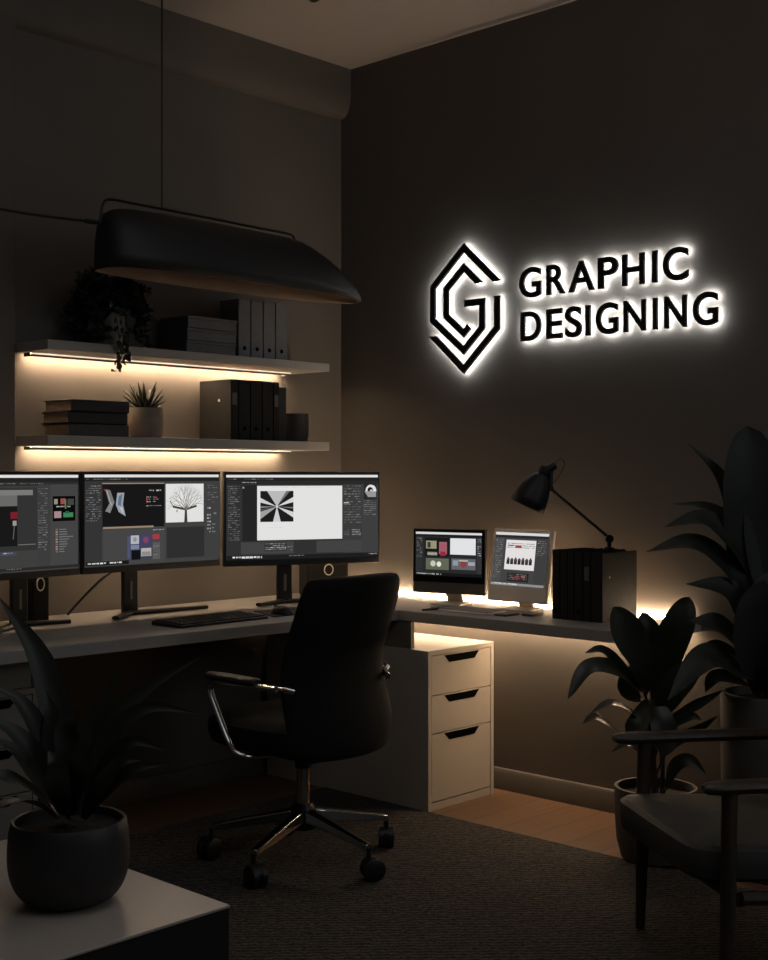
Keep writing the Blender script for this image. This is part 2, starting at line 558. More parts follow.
def draw_centre(c):
    frame_ui(c, 58)
    c.rect(0.0, 0.08, 0.12, 0.98, (52, 52, 52)); c.bars(0.01, 0.12, 0.11, 0.52, 16, 80, 130, 0.55)
    c.rect(0.12, 0.10, 0.57, 0.585, (24, 23, 23))
    c.rect(0.12, 0.093, 0.57, 0.103, (160, 138, 118)); c.rect(0.125, 0.572, 0.49, 0.592, (150, 130, 112))
    g = (150, 152, 154)
    c.poly([(0.140, 0.16), (0.175, 0.17), (0.205, 0.30), (0.190, 0.36), (0.165, 0.30)], (112, 114, 116))
    c.poly([(0.175, 0.30), (0.205, 0.30), (0.175, 0.42), (0.140, 0.40)], (128, 130, 130))
    c.poly([(0.225, 0.20), (0.275, 0.20), (0.265, 0.33), (0.285, 0.46), (0.235, 0.41), (0.215, 0.33)], (154, 160, 168))
    c.poly([(0.235, 0.24), (0.262, 0.21), (0.25, 0.35), (0.228, 0.33)], (96, 112, 134)); c.poly([(0.24, 0.36), (0.262, 0.36), (0.272, 0.44)], (190, 190, 190))
    c.line((0.15, 0.17), (0.185, 0.34), 0.002, (190, 190, 190)); c.line((0.13, 0.16), (0.15, 0.19), 0.003, (170, 50, 44))
    c.bars(0.455, 0.17, 0.545, 0.21, 1, 130, 190, 0.9)
    c.bars(0.435, 0.245, 0.47, 0.325, 3, 110, 180, 0.8); c.rect(0.435, 0.25, 0.44, 0.32, (170, 64, 60)); c.bars(0.485, 0.245, 0.525, 0.325, 3, 100, 150, 0.7)
    c.rect(0.49, 0.25, 0.515, 0.262, (165, 70, 66)); c.bars(0.435, 0.345, 0.545, 0.366, 1, 110, 160, 0.8)
    c.rect(0.58, 0.105, 0.875, 0.545, (224, 224, 222))
    random.seed(21)
    k = (62, 58, 56)
    c.poly([(0.722, 0.545), (0.748, 0.545), (0.742, 0.38), (0.728, 0.38)], k)
    c.line((0.735, 0.40), (0.635, 0.365), 0.008, k); c.line((0.735, 0.40), (0.82, 0.36), 0.008, k); c.line((0.64, 0.37), (0.612, 0.30), 0.003, k)
    for a in (0.55, 0.9, 1.2, 1.45, 1.65, 1.95, 2.25, 2.6):
        branch(c, 0.735, 0.41, a, 0.055, 0.0030, 4, (112, 108, 106))
    c.rect(0.655, 0.40, 0.665, 0.43, (150, 148, 146))
    c.rect(0.58, 0.60, 0.875, 0.95, (46, 46, 46)); c.rect(0.12, 0.60, 0.565, 0.985, (68, 68, 68))
    c.bars(0.48, 0.615, 0.57, 0.64, 1, 120, 170, 0.9)
    c.rect(0.285, 0.665, 0.47, 0.95, (62, 66, 78))
    c.rect(0.315, 0.675, 0.375, 0.77, (176, 178, 184)); c.rect(0.29, 0.68, 0.312, 0.93, (76, 82, 108)); c.rect(0.385, 0.675, 0.465, 0.80, (70, 62, 104))
    c.disc(0.425, 0.73, 0.02, (120, 70, 90)); c.rect(0.32, 0.84, 0.385, 0.945, (18, 18, 20)); c.rect(0.39, 0.82, 0.465, 0.91, (176, 172, 170))
    c.rect(0.395, 0.86, 0.46, 0.905, (140, 136, 136)); c.rect(0.315, 0.78, 0.375, 0.83, (120, 128, 160)); c.disc(0.345, 0.72, 0.014, (140, 140, 150))
    c.rect(0.475, 0.67, 0.525, 0.725, (160, 58, 66)); c.rect(0.475, 0.76, 0.53, 0.95, (90, 88, 88)); c.bars(0.48, 0.80, 0.525, 0.92, 5, 70, 130, 0.6)
    c.rect(0.88, 0.08, 1, 0.98, (62, 62, 62)); c.bars(0.90, 0.12, 0.985, 0.34, 8, 78, 120, 0.5)
    c.bars(0.895, 0.38, 0.925, 0.70, 8, 110, 190, 0.7); c.bars(0.935, 0.40, 0.97, 0.70, 7, 80, 130, 0.5)
    c.rect(0, 0.945, 0.30, 0.985, (24, 24, 24)); c.bars(0.012, 0.955, 0.25, 0.978, 1, 180, 225, 0.85, 0.8)
    random.seed(22)

def draw_right(c):
    frame_ui(c, 44)
    c.rect(0, 0.08, 1, 0.11, (40, 40, 40)); c.bars(0.10, 0.085, 0.19, 0.105, 1, 130, 190, 0.8)
    c.rect(0.0, 0.11, 0.09, 0.96, (48, 48, 48)); c.bars(0.01, 0.13, 0.085, 0.78, 26, 74, 120, 0.55)
    c.rect(0.10, 0.12, 0.195, 0.78, (36, 36, 36)); c.rect(0.102, 0.14, 0.112, 0.16, (160, 160, 160))
    c.rect(0.195, 0.13, 0.755, 0.77, (226, 226, 225))
    x0, y0, x1, y1 = 0.215, 0.19, 0.43, 0.555
    c.rect(x0, y0, x1, y1, (30, 30, 30))
    cx, cy = 0.322, 0.375
    edge = []
    def on_edge(a):
        dx, dy = math.cos(a), math.sin(a)
        s = min(abs(((x1 if dx > 0 else x0) - cx) / dx) if abs(dx) > 1e-6 else 9, abs(((y1 if dy > 0 else y0) - cy) / dy) if abs(dy) > 1e-6 else 9)
        return (cx + dx * s, cy + dy * s)
    for a, w, g in ((1.57, .14, 205), (4.71, .33, 186), (0.72, .17, 210), (2.42, .22, 160), (3.75, .17, 205), (5.65, .18, 214), (0.15, .08, 120), (3.1, .10, 130), (2.8, .05, 96), (5.1, .05, 110)):
        c.poly([(cx, cy), on_edge(a - w), on_edge(a + w)], (g, g, g))
    c.disc(cx, cy, 0.008, (206, 206, 204))
    c.bars(0.27, 0.145, 0.62, 0.16, 1, 200, 214, 0.5); c.bars(0.24, 0.60, 0.36, 0.64, 2, 200, 216, 0.5)
    c.rect(0.76, 0.11, 0.885, 0.96, (58, 58, 58)); c.bars(0.765, 0.13, 0.88, 0.60, 15, 70, 120, 0.6)
    c.rect(0.765, 0.33, 0.80, 0.342, (190, 190, 190)); c.bars(0.82, 0.66, 0.88, 0.74, 4, 110, 160, 0.8); c.bars(0.765, 0.66, 0.80, 0.74, 3, 80, 120, 0.6)
    c.rect(0.885, 0.11, 1, 0.96, (62, 62, 62)); c.rect(0.90, 0.11, 0.99, 0.30, (40, 40, 40))
    c.disc(0.95, 0.19, 0.037, (224, 224, 222)); c.disc(0.945, 0.185, 0.019, (24, 24, 24)); c.disc(0.952, 0.195, 0.009, (200, 200, 198)); c.poly([(0.905, 0.20), (0.985, 0.20), (0.985, 0.27), (0.93, 0.27)], (150, 150, 150))
    c.bars(0.90, 0.31, 0.985, 0.50, 8, 74, 132, 0.7)
    c.rect(0.09, 0.79, 0.885, 0.93, (66, 66, 66)); c.rect(0.43, 0.79, 0.58, 0.93, (48, 48, 48))
    c.rect(0.24, 0.80, 0.385, 0.90, (52, 52, 52)); c.bars(0.245, 0.81, 0.38, 0.895, 4, 110, 190, 0.8); c.bars(0.39, 0.81, 0.42, 0.92, 3, 90, 140, 0.7)
    c.rect(0, 0.945, 1, 1, (30, 30, 30)); c.bars(0.01, 0.955, 0.23, 0.985, 1, 180, 225, 0.9, 0.8); c.bars(0.40, 0.955, 0.50, 0.975, 1, 110, 150, 0.7); c.bars(0.93, 0.955, 0.99, 0.98, 1, 130, 180, 0.7)

def draw_dark_computer(c):
    c.rect(0, 0, 1, 1, (40, 40, 41))
    c.rect(0, 0, 1, 0.05, (214, 214, 212)); c.rect(0, 0.05, 1, 0.10, (30, 30, 30))
    c.rect(0.0, 0.10, 0.11, 0.92, (46, 46, 48)); c.bars(0.015, 0.14, 0.10, 0.60, 10, 84, 140, 0.6)
    c.rect(0.14, 0.13, 0.51, 0.56, (26, 25, 25))
    c.rect(0.16, 0.20, 0.32, 0.38, (150, 146, 122)); c.rect(0.18, 0.23, 0.23, 0.36, (60, 60, 40)); c.rect(0.36, 0.22, 0.48, 0.50, (150, 96, 104)); c.disc(0.42, 0.33, 0.035, (176, 80, 98))
    c.rect(0.38, 0.44, 0.46, 0.54, (150, 40, 60)); c.rect(0.18, 0.46, 0.33, 0.53, (176, 170, 150)); c.bars(0.17, 0.47, 0.34, 0.55, 2, 30, 120, 0.8)
    c.rect(0.53, 0.13, 0.91, 0.50, (224, 226, 228))
    c.rect(0.16, 0.60, 0.51, 0.86, (96, 102, 86)); c.disc(0.27, 0.72, 0.04, (196, 200, 178)); c.disc(0.36, 0.73, 0.035, (226, 226, 214)); c.rect(0.17, 0.80, 0.50, 0.85, (92, 100, 78))
    c.rect(0.55, 0.59, 0.91, 0.84, (96, 100, 104)); c.disc(0.73, 0.71, 0.05, (136, 64, 60)); c.rect(0.57, 0.63, 0.65, 0.75, (140, 148, 158)); c.rect(0.80, 0.66, 0.90, 0.74, (160, 160, 168)); c.rect(0.66, 0.62, 0.80, 0.65, (180, 180, 176))
    c.rect(0.93, 0.10, 1, 0.92, (52, 52, 54)); c.bars(0.935, 0.14, 0.99, 0.55, 8, 96, 170, 0.7)
    c.rect(0, 0.93, 1, 1, (22, 22, 22)); c.bars(0.02, 0.945, 0.40, 0.98, 1, 150, 210, 0.9, 0.8)

def draw_silver_computer(c):
    c.rect(0, 0, 1, 1, (66, 66, 66))
    c.rect(0, 0, 1, 0.05, (216, 216, 214)); c.rect(0, 0.05, 1, 0.10, (40, 40, 40))
    c.rect(0, 0.10, 0.17, 0.95, (74, 74, 74)); c.bars(0.02, 0.14, 0.15, 0.88, 17, 90, 140, 0.5)
    c.rect(0.22, 0.14, 0.78, 0.70, (226, 222, 222))
    c.bars(0.25, 0.20, 0.76, 0.31, 3, 70, 170, 0.85); c.rect(0.40, 0.24, 0.52, 0.29, (150, 66, 70)); c.rect(0.26, 0.235, 0.36, 0.255, (60, 56, 56))
    for k in range(7):
        x = 0.26 + 0.07 * k
        c.rect(x, 0.50, x + 0.058, 0.60, (46 + 8 * (k % 3), 44, 44)); c.rect(x + 0.012, 0.47 + 0.012 * (k % 2), x + 0.046, 0.53, (76, 72, 70))
    c.rect(0.30, 0.76, 0.70, 0.92, (38, 36, 36)); c.bars(0.32, 0.78, 0.68, 0.90, 4, 60, 150, 0.7); c.rect(0.44, 0.82, 0.54, 0.88, (120, 52, 56)); c.rect(0.58, 0.80, 0.64, 0.85, (140, 90, 90))
    c.rect(0.80, 0.10, 1, 0.95, (62, 62, 62)); c.bars(0.82, 0.14, 0.98, 0.44, 8, 84, 140, 0.6)
    c.rect(0, 0.955, 1, 1, (140, 140, 140)); c.bars(0.02, 0.96, 0.5, 0.99, 1, 190, 220, 0.8, 0.8)

# ------------------------------------------------------------------ desk monitors
def monitor(label, loc, rz, w, h, z0, draw, post_dx, feet, cable=None):
    t = thing('computer_monitor', label, 'monitor', loc, rz, 'three large monitors on the desk')
    f = -0.045
    bx(-w / 2, w / 2, f, f + 0.022, z0, z0 + h).build('monitor_shell', M['black_plastic'], t, bevel=0.004)
    bx(-w * 0.28, w * 0.28, f + 0.022, f + 0.045, z0 + 0.06, z0 + h - 0.06).build('rear_housing', M['black_plastic'], t, bevel=0.01)
    bx(-w * 0.26, w * 0.26, f + 0.0455, f + 0.050, z0 + 0.075, z0 + 0.095).build('added_glow_bar', M['added_glow'], t)  # hidden emitter added to brighten the wall and desk behind the monitor
    c = Canvas(w - 0.020, h - 0.036)
    draw(c)
    c.build('screen', t, (0, f - 0.0012, z0 + h / 2 + 0.006))
    p = bx(post_dx - 0.032, post_dx + 0.032, 0.012, 0.032, 0.008, z0 + 0.12)
    p.build('stand_post', M['black_metal'], t, bevel=0.005)
    bx(post_dx - 0.005, post_dx + 0.005, 0.0095, 0.0122, z0 - 0.105, z0 - 0.04).build('cable_slot', M['grey_metal'], t)
    m = MB()
    for fx, fy in feet:
        m.tube([(post_dx, 0.02, 0.010), (fx, fy, 0.010)], [0.017, 0.014], 8, flat=0.55)
    m.build('stand_foot', M['black_metal'], t)
    if cable:
        MB().tube(smooth(cable, 18), 0.0050, 8).build('power_cable', M['black_plastic'], t)
    return t

monitor('leftmost of the three black desk monitors, cut by the left edge of the view', (-1.850, -0.265, 0.7405), 0.10, 0.612, 0.357, 0.165, draw_left, 0.10, [(0.255, -0.055), (-0.06, -0.075)])
monitor('middle black desk monitor showing a bare tree picture on white', (-1.228, -0.235, 0.7405), 0.0, 0.614, 0.358, 0.165, draw_centre, -0.062, [(-0.20, -0.09), (0.26, -0.02)],
        [(-0.05, 0.035, 0.19), (-0.13, 0.06, 0.15), (-0.19, 0.09, 0.09), (-0.225, 0.17, 0.005)])
monitor('rightmost large monitor, angled, with a black and white starburst on its screen', (-0.563, -0.337, 0.7405), -0.40, 0.654, 0.366, 0.156, draw_right, -0.058, [(-0.200, -0.085), (0.20, -0.02)])

def ring(m, c, r, t, axis='y', n=28, squash=1.0):
    pts = []
    for k in range(n + 1):
        a = 2 * PI * k / n
        u, v = r * math.cos(a) * squash, r * math.sin(a)
        pts.append((c[0] + u, c[1], c[2] + v) if axis == 'y' else (c[0], c[1] + u, c[2] + v))
    return m.tube(pts, t, 6, caps=False)

def desk_speaker(label, loc, rz, w, h, ringx, ringz, rr, sq):
    t = thing('desk_speaker', label, 'speaker', loc, rz, 'small black boxes behind the monitors')
    bx(-w / 2, w / 2, -0.05, 0.05, 0, h).build('cabinet', M['fabric'], t, bevel=0.01, bseg=3)
    ring(MB(), (ringx, -0.0525, ringz), rr, 0.0028, 'y', 28, sq).build('ring_trim', M['aluminium'], t)
    bx(-w / 2 + 0.012, w / 2 - 0.012, -0.0535, -0.050, 0.012, h - 0.02).build('grille', M['fabric'], t)
desk_speaker('small black speaker box with pale ring, behind the leftmost monitor stand', (-1.655, -0.150, 0.7405), 0.1, 0.085, 0.165, 0.0, 0.135, 0.022, 0.7)
desk_speaker('small black speaker box with pale ring, between chair and corner behind the angled monitor', (-0.262, -0.160, 0.7405), -0.35, 0.19, 0.165, 0.0, 0.112, 0.022, 0.9)

# ------------------------------------------------------------------ keyboards, mouse
def keyboard(name, label, loc, rz, w, d, h, mat, keymat, rows, cols, group=None):
    t = thing(name, label, 'keyboard', loc, rz)
    MB().prism([(-d / 2, 0), (d / 2, 0), (d / 2, h), (-d / 2, h * 0.6)], -w / 2, w / 2, 'x').build('case', mat, t, bevel=0.003)
    m = MB()
    for r in range(rows):
        for c in range(cols):
            x = -w / 2 + 0.008 + (w - 0.016) * (c + 0.08) / cols
            x1 = -w / 2 + 0.008 + (w - 0.016) * (c + 0.92) / cols
            y = -d / 2 + 0.008 + (d - 0.016) * (r + 0.08) / rows
            y1 = -d / 2 + 0.008 + (d - 0.016) * (r + 0.92) / rows
            zz = h * 0.6 + h * 0.4 * ((y + y1) / 2 + d / 2) / d
            m.box(x, x1, y, y1, zz - 0.001, zz + 0.004)
    m.build('keys', keymat, t)
    return t
keyboard('keyboard', 'black keyboard lying on the desk below the middle monitor', (-1.213, -0.585, 0.7405), 0.03, 0.395, 0.16, 0.015, M['black_plastic'], M['black_plastic'], 6, 20)
keyboard('keyboard', 'slim pale keyboard on the right desk in front of the two small computers', (-0.345, -1.015, 0.7405), -PI / 2, 0.30, 0.105, 0.010, M['aluminium'], M['shelf'], 5, 14)

tag(MB().prism([(-0.17, -0.10), (0.13, -0.10), (0.17, 0.08), (-0.09, 0.10)], 0, 0.003, 'z').build('mouse_pad', M['black_plastic'], bevel=0.001),
    'dark thin mouse mat under the mouse, left of the chair', 'mouse pad').location = (-0.80, -0.535, 0.7402)
mt = thing('computer_mouse', 'black computer mouse on the dark mat left of the chair', 'mouse', (-0.895, -0.60, 0.7434), 0.15)
def mouse_body(m, l, w, h, y0, y1):
    rs = []
    for i in range(9):
        q = y0 + (y1 - y0) * i / 8
        s = math.sqrt(max(0.02, 1 - (2 * q - 1) ** 2 * 0.96))
        rs.append([(w / 2 * s * math.cos(a), (q - 0.5) * l, max(0.0, h * s * math.sin(a))) for a in [PI * k / 10 for k in range(11)]])
    return m.rings(rs)
mouse_body(MB(), 0.10, 0.058, 0.031, 0, 1).build('mouse_shell', M['black_plastic'], mt)
MB().tube([(-0.004, 0.028, 0.026), (0.004, 0.028, 0.026)], 0.008, 12).build('scroll_wheel', M['grey_metal'], mt)

tag(MB().tube([(-0.468, -0.905, 0.7475), (-0.30, -0.925, 0.7475)], [0.004, 0.007], 8).build('stylus', M['black_plastic']), 'dark pen lying on the right desk beside the slim keyboard', 'pen')
tag(bx(-0.042, 0.042, -0.028, 0.028, 0, 0.008).build('trackpad', M['grey_metal'], bevel=0.003), 'small flat dark pad on the right desk, nearer the slim keyboard', 'trackpad', 'two small dark pads before the silver computer').location = (-0.345, -1.205, 0.7405)
tp = tag(bx(-0.035, 0.035, -0.024, 0.024, 0, 0.009).build('trackpad', M['grey_metal'], bevel=0.003), 'small flat dark pad on the right desk, nearer the row of dark binders', 'trackpad', 'two small dark pads before the silver computer')
tp.location = (-0.285, -1.275, 0.7405)

# ------------------------------------------------------------------ two small all-in-one computers
def all_in_one(label, loc, rz, tilt, w, h, z0, chin, shellmat, chinmat, draw):
    t = thing('desktop_computer', label, 'computer', loc, rz, 'all-in-one computers on the right desk')
    R = Matrix.Translation((0, 0, z0)) @ Matrix.Rotation(-tilt, 4, 'X')
    sh = bx(-w / 2, w / 2, 0, 0.020, 0, h).build('display_shell', shellmat, t, bevel=0.005)
    sh.matrix_local = R
    gl = bx(-w / 2 + 0.004, w / 2 - 0.004, -0.0015, 0.0005, chin, h - 0.004).build('display_glass', M['glass'] if chinmat is None else chinmat, t)
    gl.matrix_local = R
    c = Canvas(w - 0.030, h - chin - 0.030 - 0.010)
    draw(c)
    s = c.build('screen', t, (0, 0, 0))
    s.matrix_local = R @ Matrix.Translation((0, -0.002, (h + chin) / 2 + 0.005))
    m = MB()
    m.prism([(0.018, z0 + 0.06), (0.030, z0 + 0.06), (0.075, 0.008), (0.060, 0.006)], -0.035, 0.035, 'x')
    m.build('stand_neck', M['aluminium'], t, bevel=0.003)
    bx(-0.065, 0.065, -0.03, 0.085, 0, 0.006).build('stand_base', M['aluminium'], t, bevel=0.003)
    return t
all_in_one('dark all-in-one computer on the right desk nearest the room corner', (-0.205, -0.805, 0.7405), math.radians(-77), 0.02, 0.322, 0.256, 0.043, 0.044, M['grey_metal'], None, draw_dark_computer)
all_in_one('silver all-in-one computer tilted back beside the dark binders', (-0.185, -1.124, 0.7405), math.radians(-92), 0.15, 0.288, 0.278, 0.030, 0.036, M['aluminium'], M['aluminium'], draw_silver_computer)

# ------------------------------------------------------------------ binders, boxes, books
def binder(name, label, loc, w, d, h, mat, group, rz=0.0, hole=0.15, plate=False, cat='binder'):
    """spine faces -y, thickness along x"""
    t = thing(name, label, cat, loc, rz, group)
    m = MB()
    g = 0.0025
    m.box(-w / 2, -w / 2 + g, 0, d, 0, h)
    m.box(w / 2 - g, w / 2, 0, d, 0, h)
    m.box(-w / 2, w / 2, 0, g, 0, h)
    m.build('cover', mat, t, bevel=0.001)
    bx(-w / 2 + g + 0.001, w / 2 - g - 0.001, g + 0.004, d - 0.006, 0.004, h - 0.006).build('paper_block', M['paper'], t)
    if hole:
        MB().tube([(0, -0.0012, h * hole), (0, 0.0005, h * hole)], 0.0085, 14).build('finger_ring', M['slot'], t)
    if plate:
        bx(-w * 0.32, w * 0.32, -0.0012, 0.0, h * 0.58, h * 0.78).build('spine_label', M['binder_label'], t)
    return t

names = ['leftmost', 'second from the left', 'third from the left', 'rightmost']
for i in range(4):
    binder('ring_binder', '%s of four slate grey binders standing on the upper shelf' % names[i], (-0.738 + 0.0655 * i, -0.205, 1.7165), 0.062, 0.115, 0.228, M['binder'], 'slate binders on the upper shelf')
lows = ['labelled thin dark binder with a wide side cover, leftmost in the lower shelf row', 'second dark binder in the lower shelf row, right of the labelled one',
        'third dark binder, middle of the lower shelf row', 'fourth dark binder of the lower shelf row, left of the striped thin one', 'thin dark binder with mottled spine near the end of the lower shelf row']
x = -0.808
for i, w in enumerate((0.040, 0.061, 0.061, 0.060, 0.033)):
    binder('ring_binder', lows[i], (x + w / 2, -0.205, 1.3885), w - 0.003, 0.195, 0.236, M['binder_dark'], 'dark binders on the lower shelf', hole=(0.19 if i in (1, 2, 3) else 0), plate=i in (0, 4))
    x += w
t = binder('ring_binder', 'short black book standing at the right end of the lower shelf row', (x + 0.0245, -0.195, 1.3885), 0.044, 0.16, 0.218, M['book_black'], 'dark binders on the lower shelf', hole=0, cat='book')
t.name = 'standing_book'
del t['group']
MB().tube([(-0.0292 + 0.0, 0.06, 0.155), (-0.031, 0.06, 0.155)], 0.006, 10).build('press_stud', M['aluminium'], bpy.data.objects['ring_binder.004'])

rn = ['dark binder standing next to the silver computer, first in the desk row', 'second dark binder of the desk row, counting from the silver computer', 'third dark binder in the middle of the desk row',
      'fourth dark binder of the desk row, left of the mottled spine', 'dark binder with mottled grey spine label in the desk row', 'wide dark binder at the open end of the desk row, side cover lit']
y = -1.384
for i, w in enumerate((0.034, 0.032, 0.029, 0.037, 0.032, 0.049)):
    binder('ring_binder', rn[i], (-0.315, y - w / 2, 0.7405), w - 0.002, 0.218, 0.244 - 0.003 * (i % 2), M['binder_dark'], 'dark binders on the right desk', rz=-PI / 2, hole=0.12 if i in (0, 3) else 0, plate=(i == 4))
    y -= w
last = [o for o in bpy.data.objects if o.name.startswith('ring_binder') and o.parent is None][-1]
MB().tube([(0.0205, 0.045, 0.155), (0.0235, 0.045, 0.155)], 0.0045, 10).build('press_stud', M['aluminium'], last)

bxn = ['bottom', 'middle', 'top']
for i in range(3):
    t = thing('storage_box', '%s flat grey box of the stack on the upper shelf' % bxn[i], 'box', (-0.902 + 0.003 * i, -0.118, 1.7165 + 0.0468 * i), 0.0, 'flat grey boxes stacked on the upper shelf')
    bx(-0.120, 0.120, -0.085, 0.085, 0, 0.034).build('box_body', M['box'], t, bevel=0.002)
    bx(-0.1225, 0.1225, -0.0875, 0.0875, 0.034, 0.0455).build('lid', M['box'], t, bevel=0.002)

bk = [('bottom grey book of the stack lying on the lower shelf', M['book_grey'], 0.0), ('black book lying in the middle of the stack on the lower shelf', M['book_black'], -0.006), ('black book lying on top of the stack on the lower shelf', M['book_black'], 0.002)]
z = 1.3885
for i, (lb, mm, dx) in enumerate(bk):
    t = thing('book', lb, 'book', (-1.407 + dx, -0.115, z), 0.02 * (i - 1), 'books lying on the lower shelf')
    hh = 0.042
    m = MB()
    m.box(-0.125, 0.122, -0.088, 0.088, 0, 0.004)
    m.box(-0.125, 0.122, -0.088, 0.088, hh - 0.004, hh)
    m.box(-0.125, 0.122, -0.088, -0.083, 0, hh)
    m.build('cover', mm, t, bevel=0.001)
    bx(-0.119, 0.117, -0.083, 0.083, 0.004, hh - 0.004).build('page_block', M['paper'], t)
    z += hh + 0.0008

t = thing('round_pot', 'small empty grey round pot at the right end of the lower shelf', 'pot', (-0.392, -0.125, 1.3885))
MB().lathe([(0.040, 0), (0.050, 0.004), (0.056, 0.03), (0.056, 0.10), (0.054, 0.117), (0.048, 0.117), (0.049, 0.03), (0.0, 0.026)], n=36).build('vessel', M['pot_dark'], t)

# ------------------------------------------------------------------ plants
def soil_disc(parent, r, z, name='soil'):
    m = MB()
    n = 28
    m.rings([[(r * q * math.cos(2 * PI * k / n), r * q * math.sin(2 * PI * k / n), z + 0.006 * math.sin(5 * k + 9 * q) * (1 - q)) for k in range(n)] for q in (1.0, 0.7, 0.35, 0.05)], False, True)
    return m.build(name, M['soil'], parent)

# succulent on the lower shelf
t = thing('potted_succulent', 'small spiky succulent in a round grey pot on the lower shelf', 'plant', (-1.157, -0.125, 1.3885))
MB().lathe([(0.040, 0), (0.060, 0.003), (0.068, 0.02), (0.070, 0.06), (0.067, 0.112), (0.060, 0.112), (0.060, 0.09), (0.0, 0.088)], n=40).build('pot', M['pot_warm'], t)
soil_disc(t, 0.060, 0.095)
m = MB()
for k in range(26):
    a = k * 2.39996
    e = 0.25 + 1.2 * (1 - k / 26) ** 0.8
    l = 0.075 + 0.055 * (k / 26) + random.uniform(-0.01, 0.01)
    d = Vector((math.cos(a) * math.sin(e * 0.75), math.sin(a) * math.sin(e * 0.75), math.cos(e * 0.75)))
    p0 = Vector((math.cos(a) * 0.012, math.sin(a) * 0.012, 0.092))
    m.leaf([p0, p0 + d * l * 0.5 + Vector((0, 0, 0.004)), p0 + d * l], 0.017, 0, 0.8, fold=0.45, hint=(-d.x * 0.3, -d.y * 0.3, 1), seg=7)
m.build('leaves', M['succulent'], t, solid=0.003)

# trailing plant on the upper shelf
t = thing('trailing_plant', 'leafy trailing plant in a grey pot hanging over the upper shelf edge', 'plant', (-1.325, -0.125, 1.7165))
MB().lathe([(0.045, 0), (0.056, 0.003), (0.060, 0.03), (0.064, 0.122), (0.058, 0.122), (0.056, 0.10), (0.0, 0.098)], n=36).build('pot', M['pot_grey'], t)
soil_disc(t, 0.056, 0.104)
m = MB()
st = MB()
random.seed(5)
def small_leaf(p, d, s):
    d = d.normalized()
    m.leaf([p, p + d * s * 0.5 + Vector((0, 0, s * 0.08)), p + d * s - Vector((0, 0, s * 0.1))], s * 0.72, random.uniform(-0.9, 0.9), 1.2, fold=0.15, hint=(-0.5 + random.uniform(-.5, .5), -0.6, 0.6), seg=5)
for k in range(64):
    a = random.uniform(0, 2 * PI)
    r = random.uniform(0.07, 0.165)
    top = random.uniform(0.15, 0.26)
    drop = random.uniform(0.0, 0.20) if r > 0.10 else random.uniform(-0.05, 0.1)
    ex, ey = math.cos(a) * r, math.sin(a) * r * 0.62
    if 0.02 < ex < 0.07 and ey < -0.03:
        drop *= 0.4
    ey = max(-0.13, min(0.095, ey))
    pts = smooth([(0.01 * math.cos(a), 0.01 * math.sin(a), 0.105), (ex * 0.5, ey * 0.5, top), (ex * 0.9, ey * 0.9, top - drop * 0.3), (ex, ey, max(0.02, top - drop))], 9)
    st.tube(pts, 0.0014, 5)
    for p in pts[2:]:
        for _ in range(4):
            dd = Vector((random.uniform(-1, 1), random.uniform(-1, 0.6), random.uniform(-0.5, 0.7)))
            q = p + dd * 0.008
            small_leaf(q, dd, random.uniform(0.020, 0.034))
for (sx, sy, zb) in ((-0.02, -0.125, -0.065), (-0.04, -0.128, -0.100), (0.004, -0.122, -0.04)):
    pts = smooth([(0.01, -0.03, 0.12), (sx * 0.8, -0.085, 0.135), (sx, sy, 0.05), (sx - 0.005, sy - 0.004, zb * 0.4), (sx - 0.012, sy, zb)], 16)
    st.tube(pts, 0.0013, 5)
    for p in pts[6:]:
        if p.z > 0.03 and random.random() < 0.5:
            continue
        dd = Vector((random.uniform(-1, 1), random.uniform(-0.6, 0.2), random.uniform(-0.9, 0.1)))
        small_leaf(p, dd, random.uniform(0.020, 0.030))
m.build('foliage', M['leaf_dark'], t)
st.build('vines', M['stem'], t)

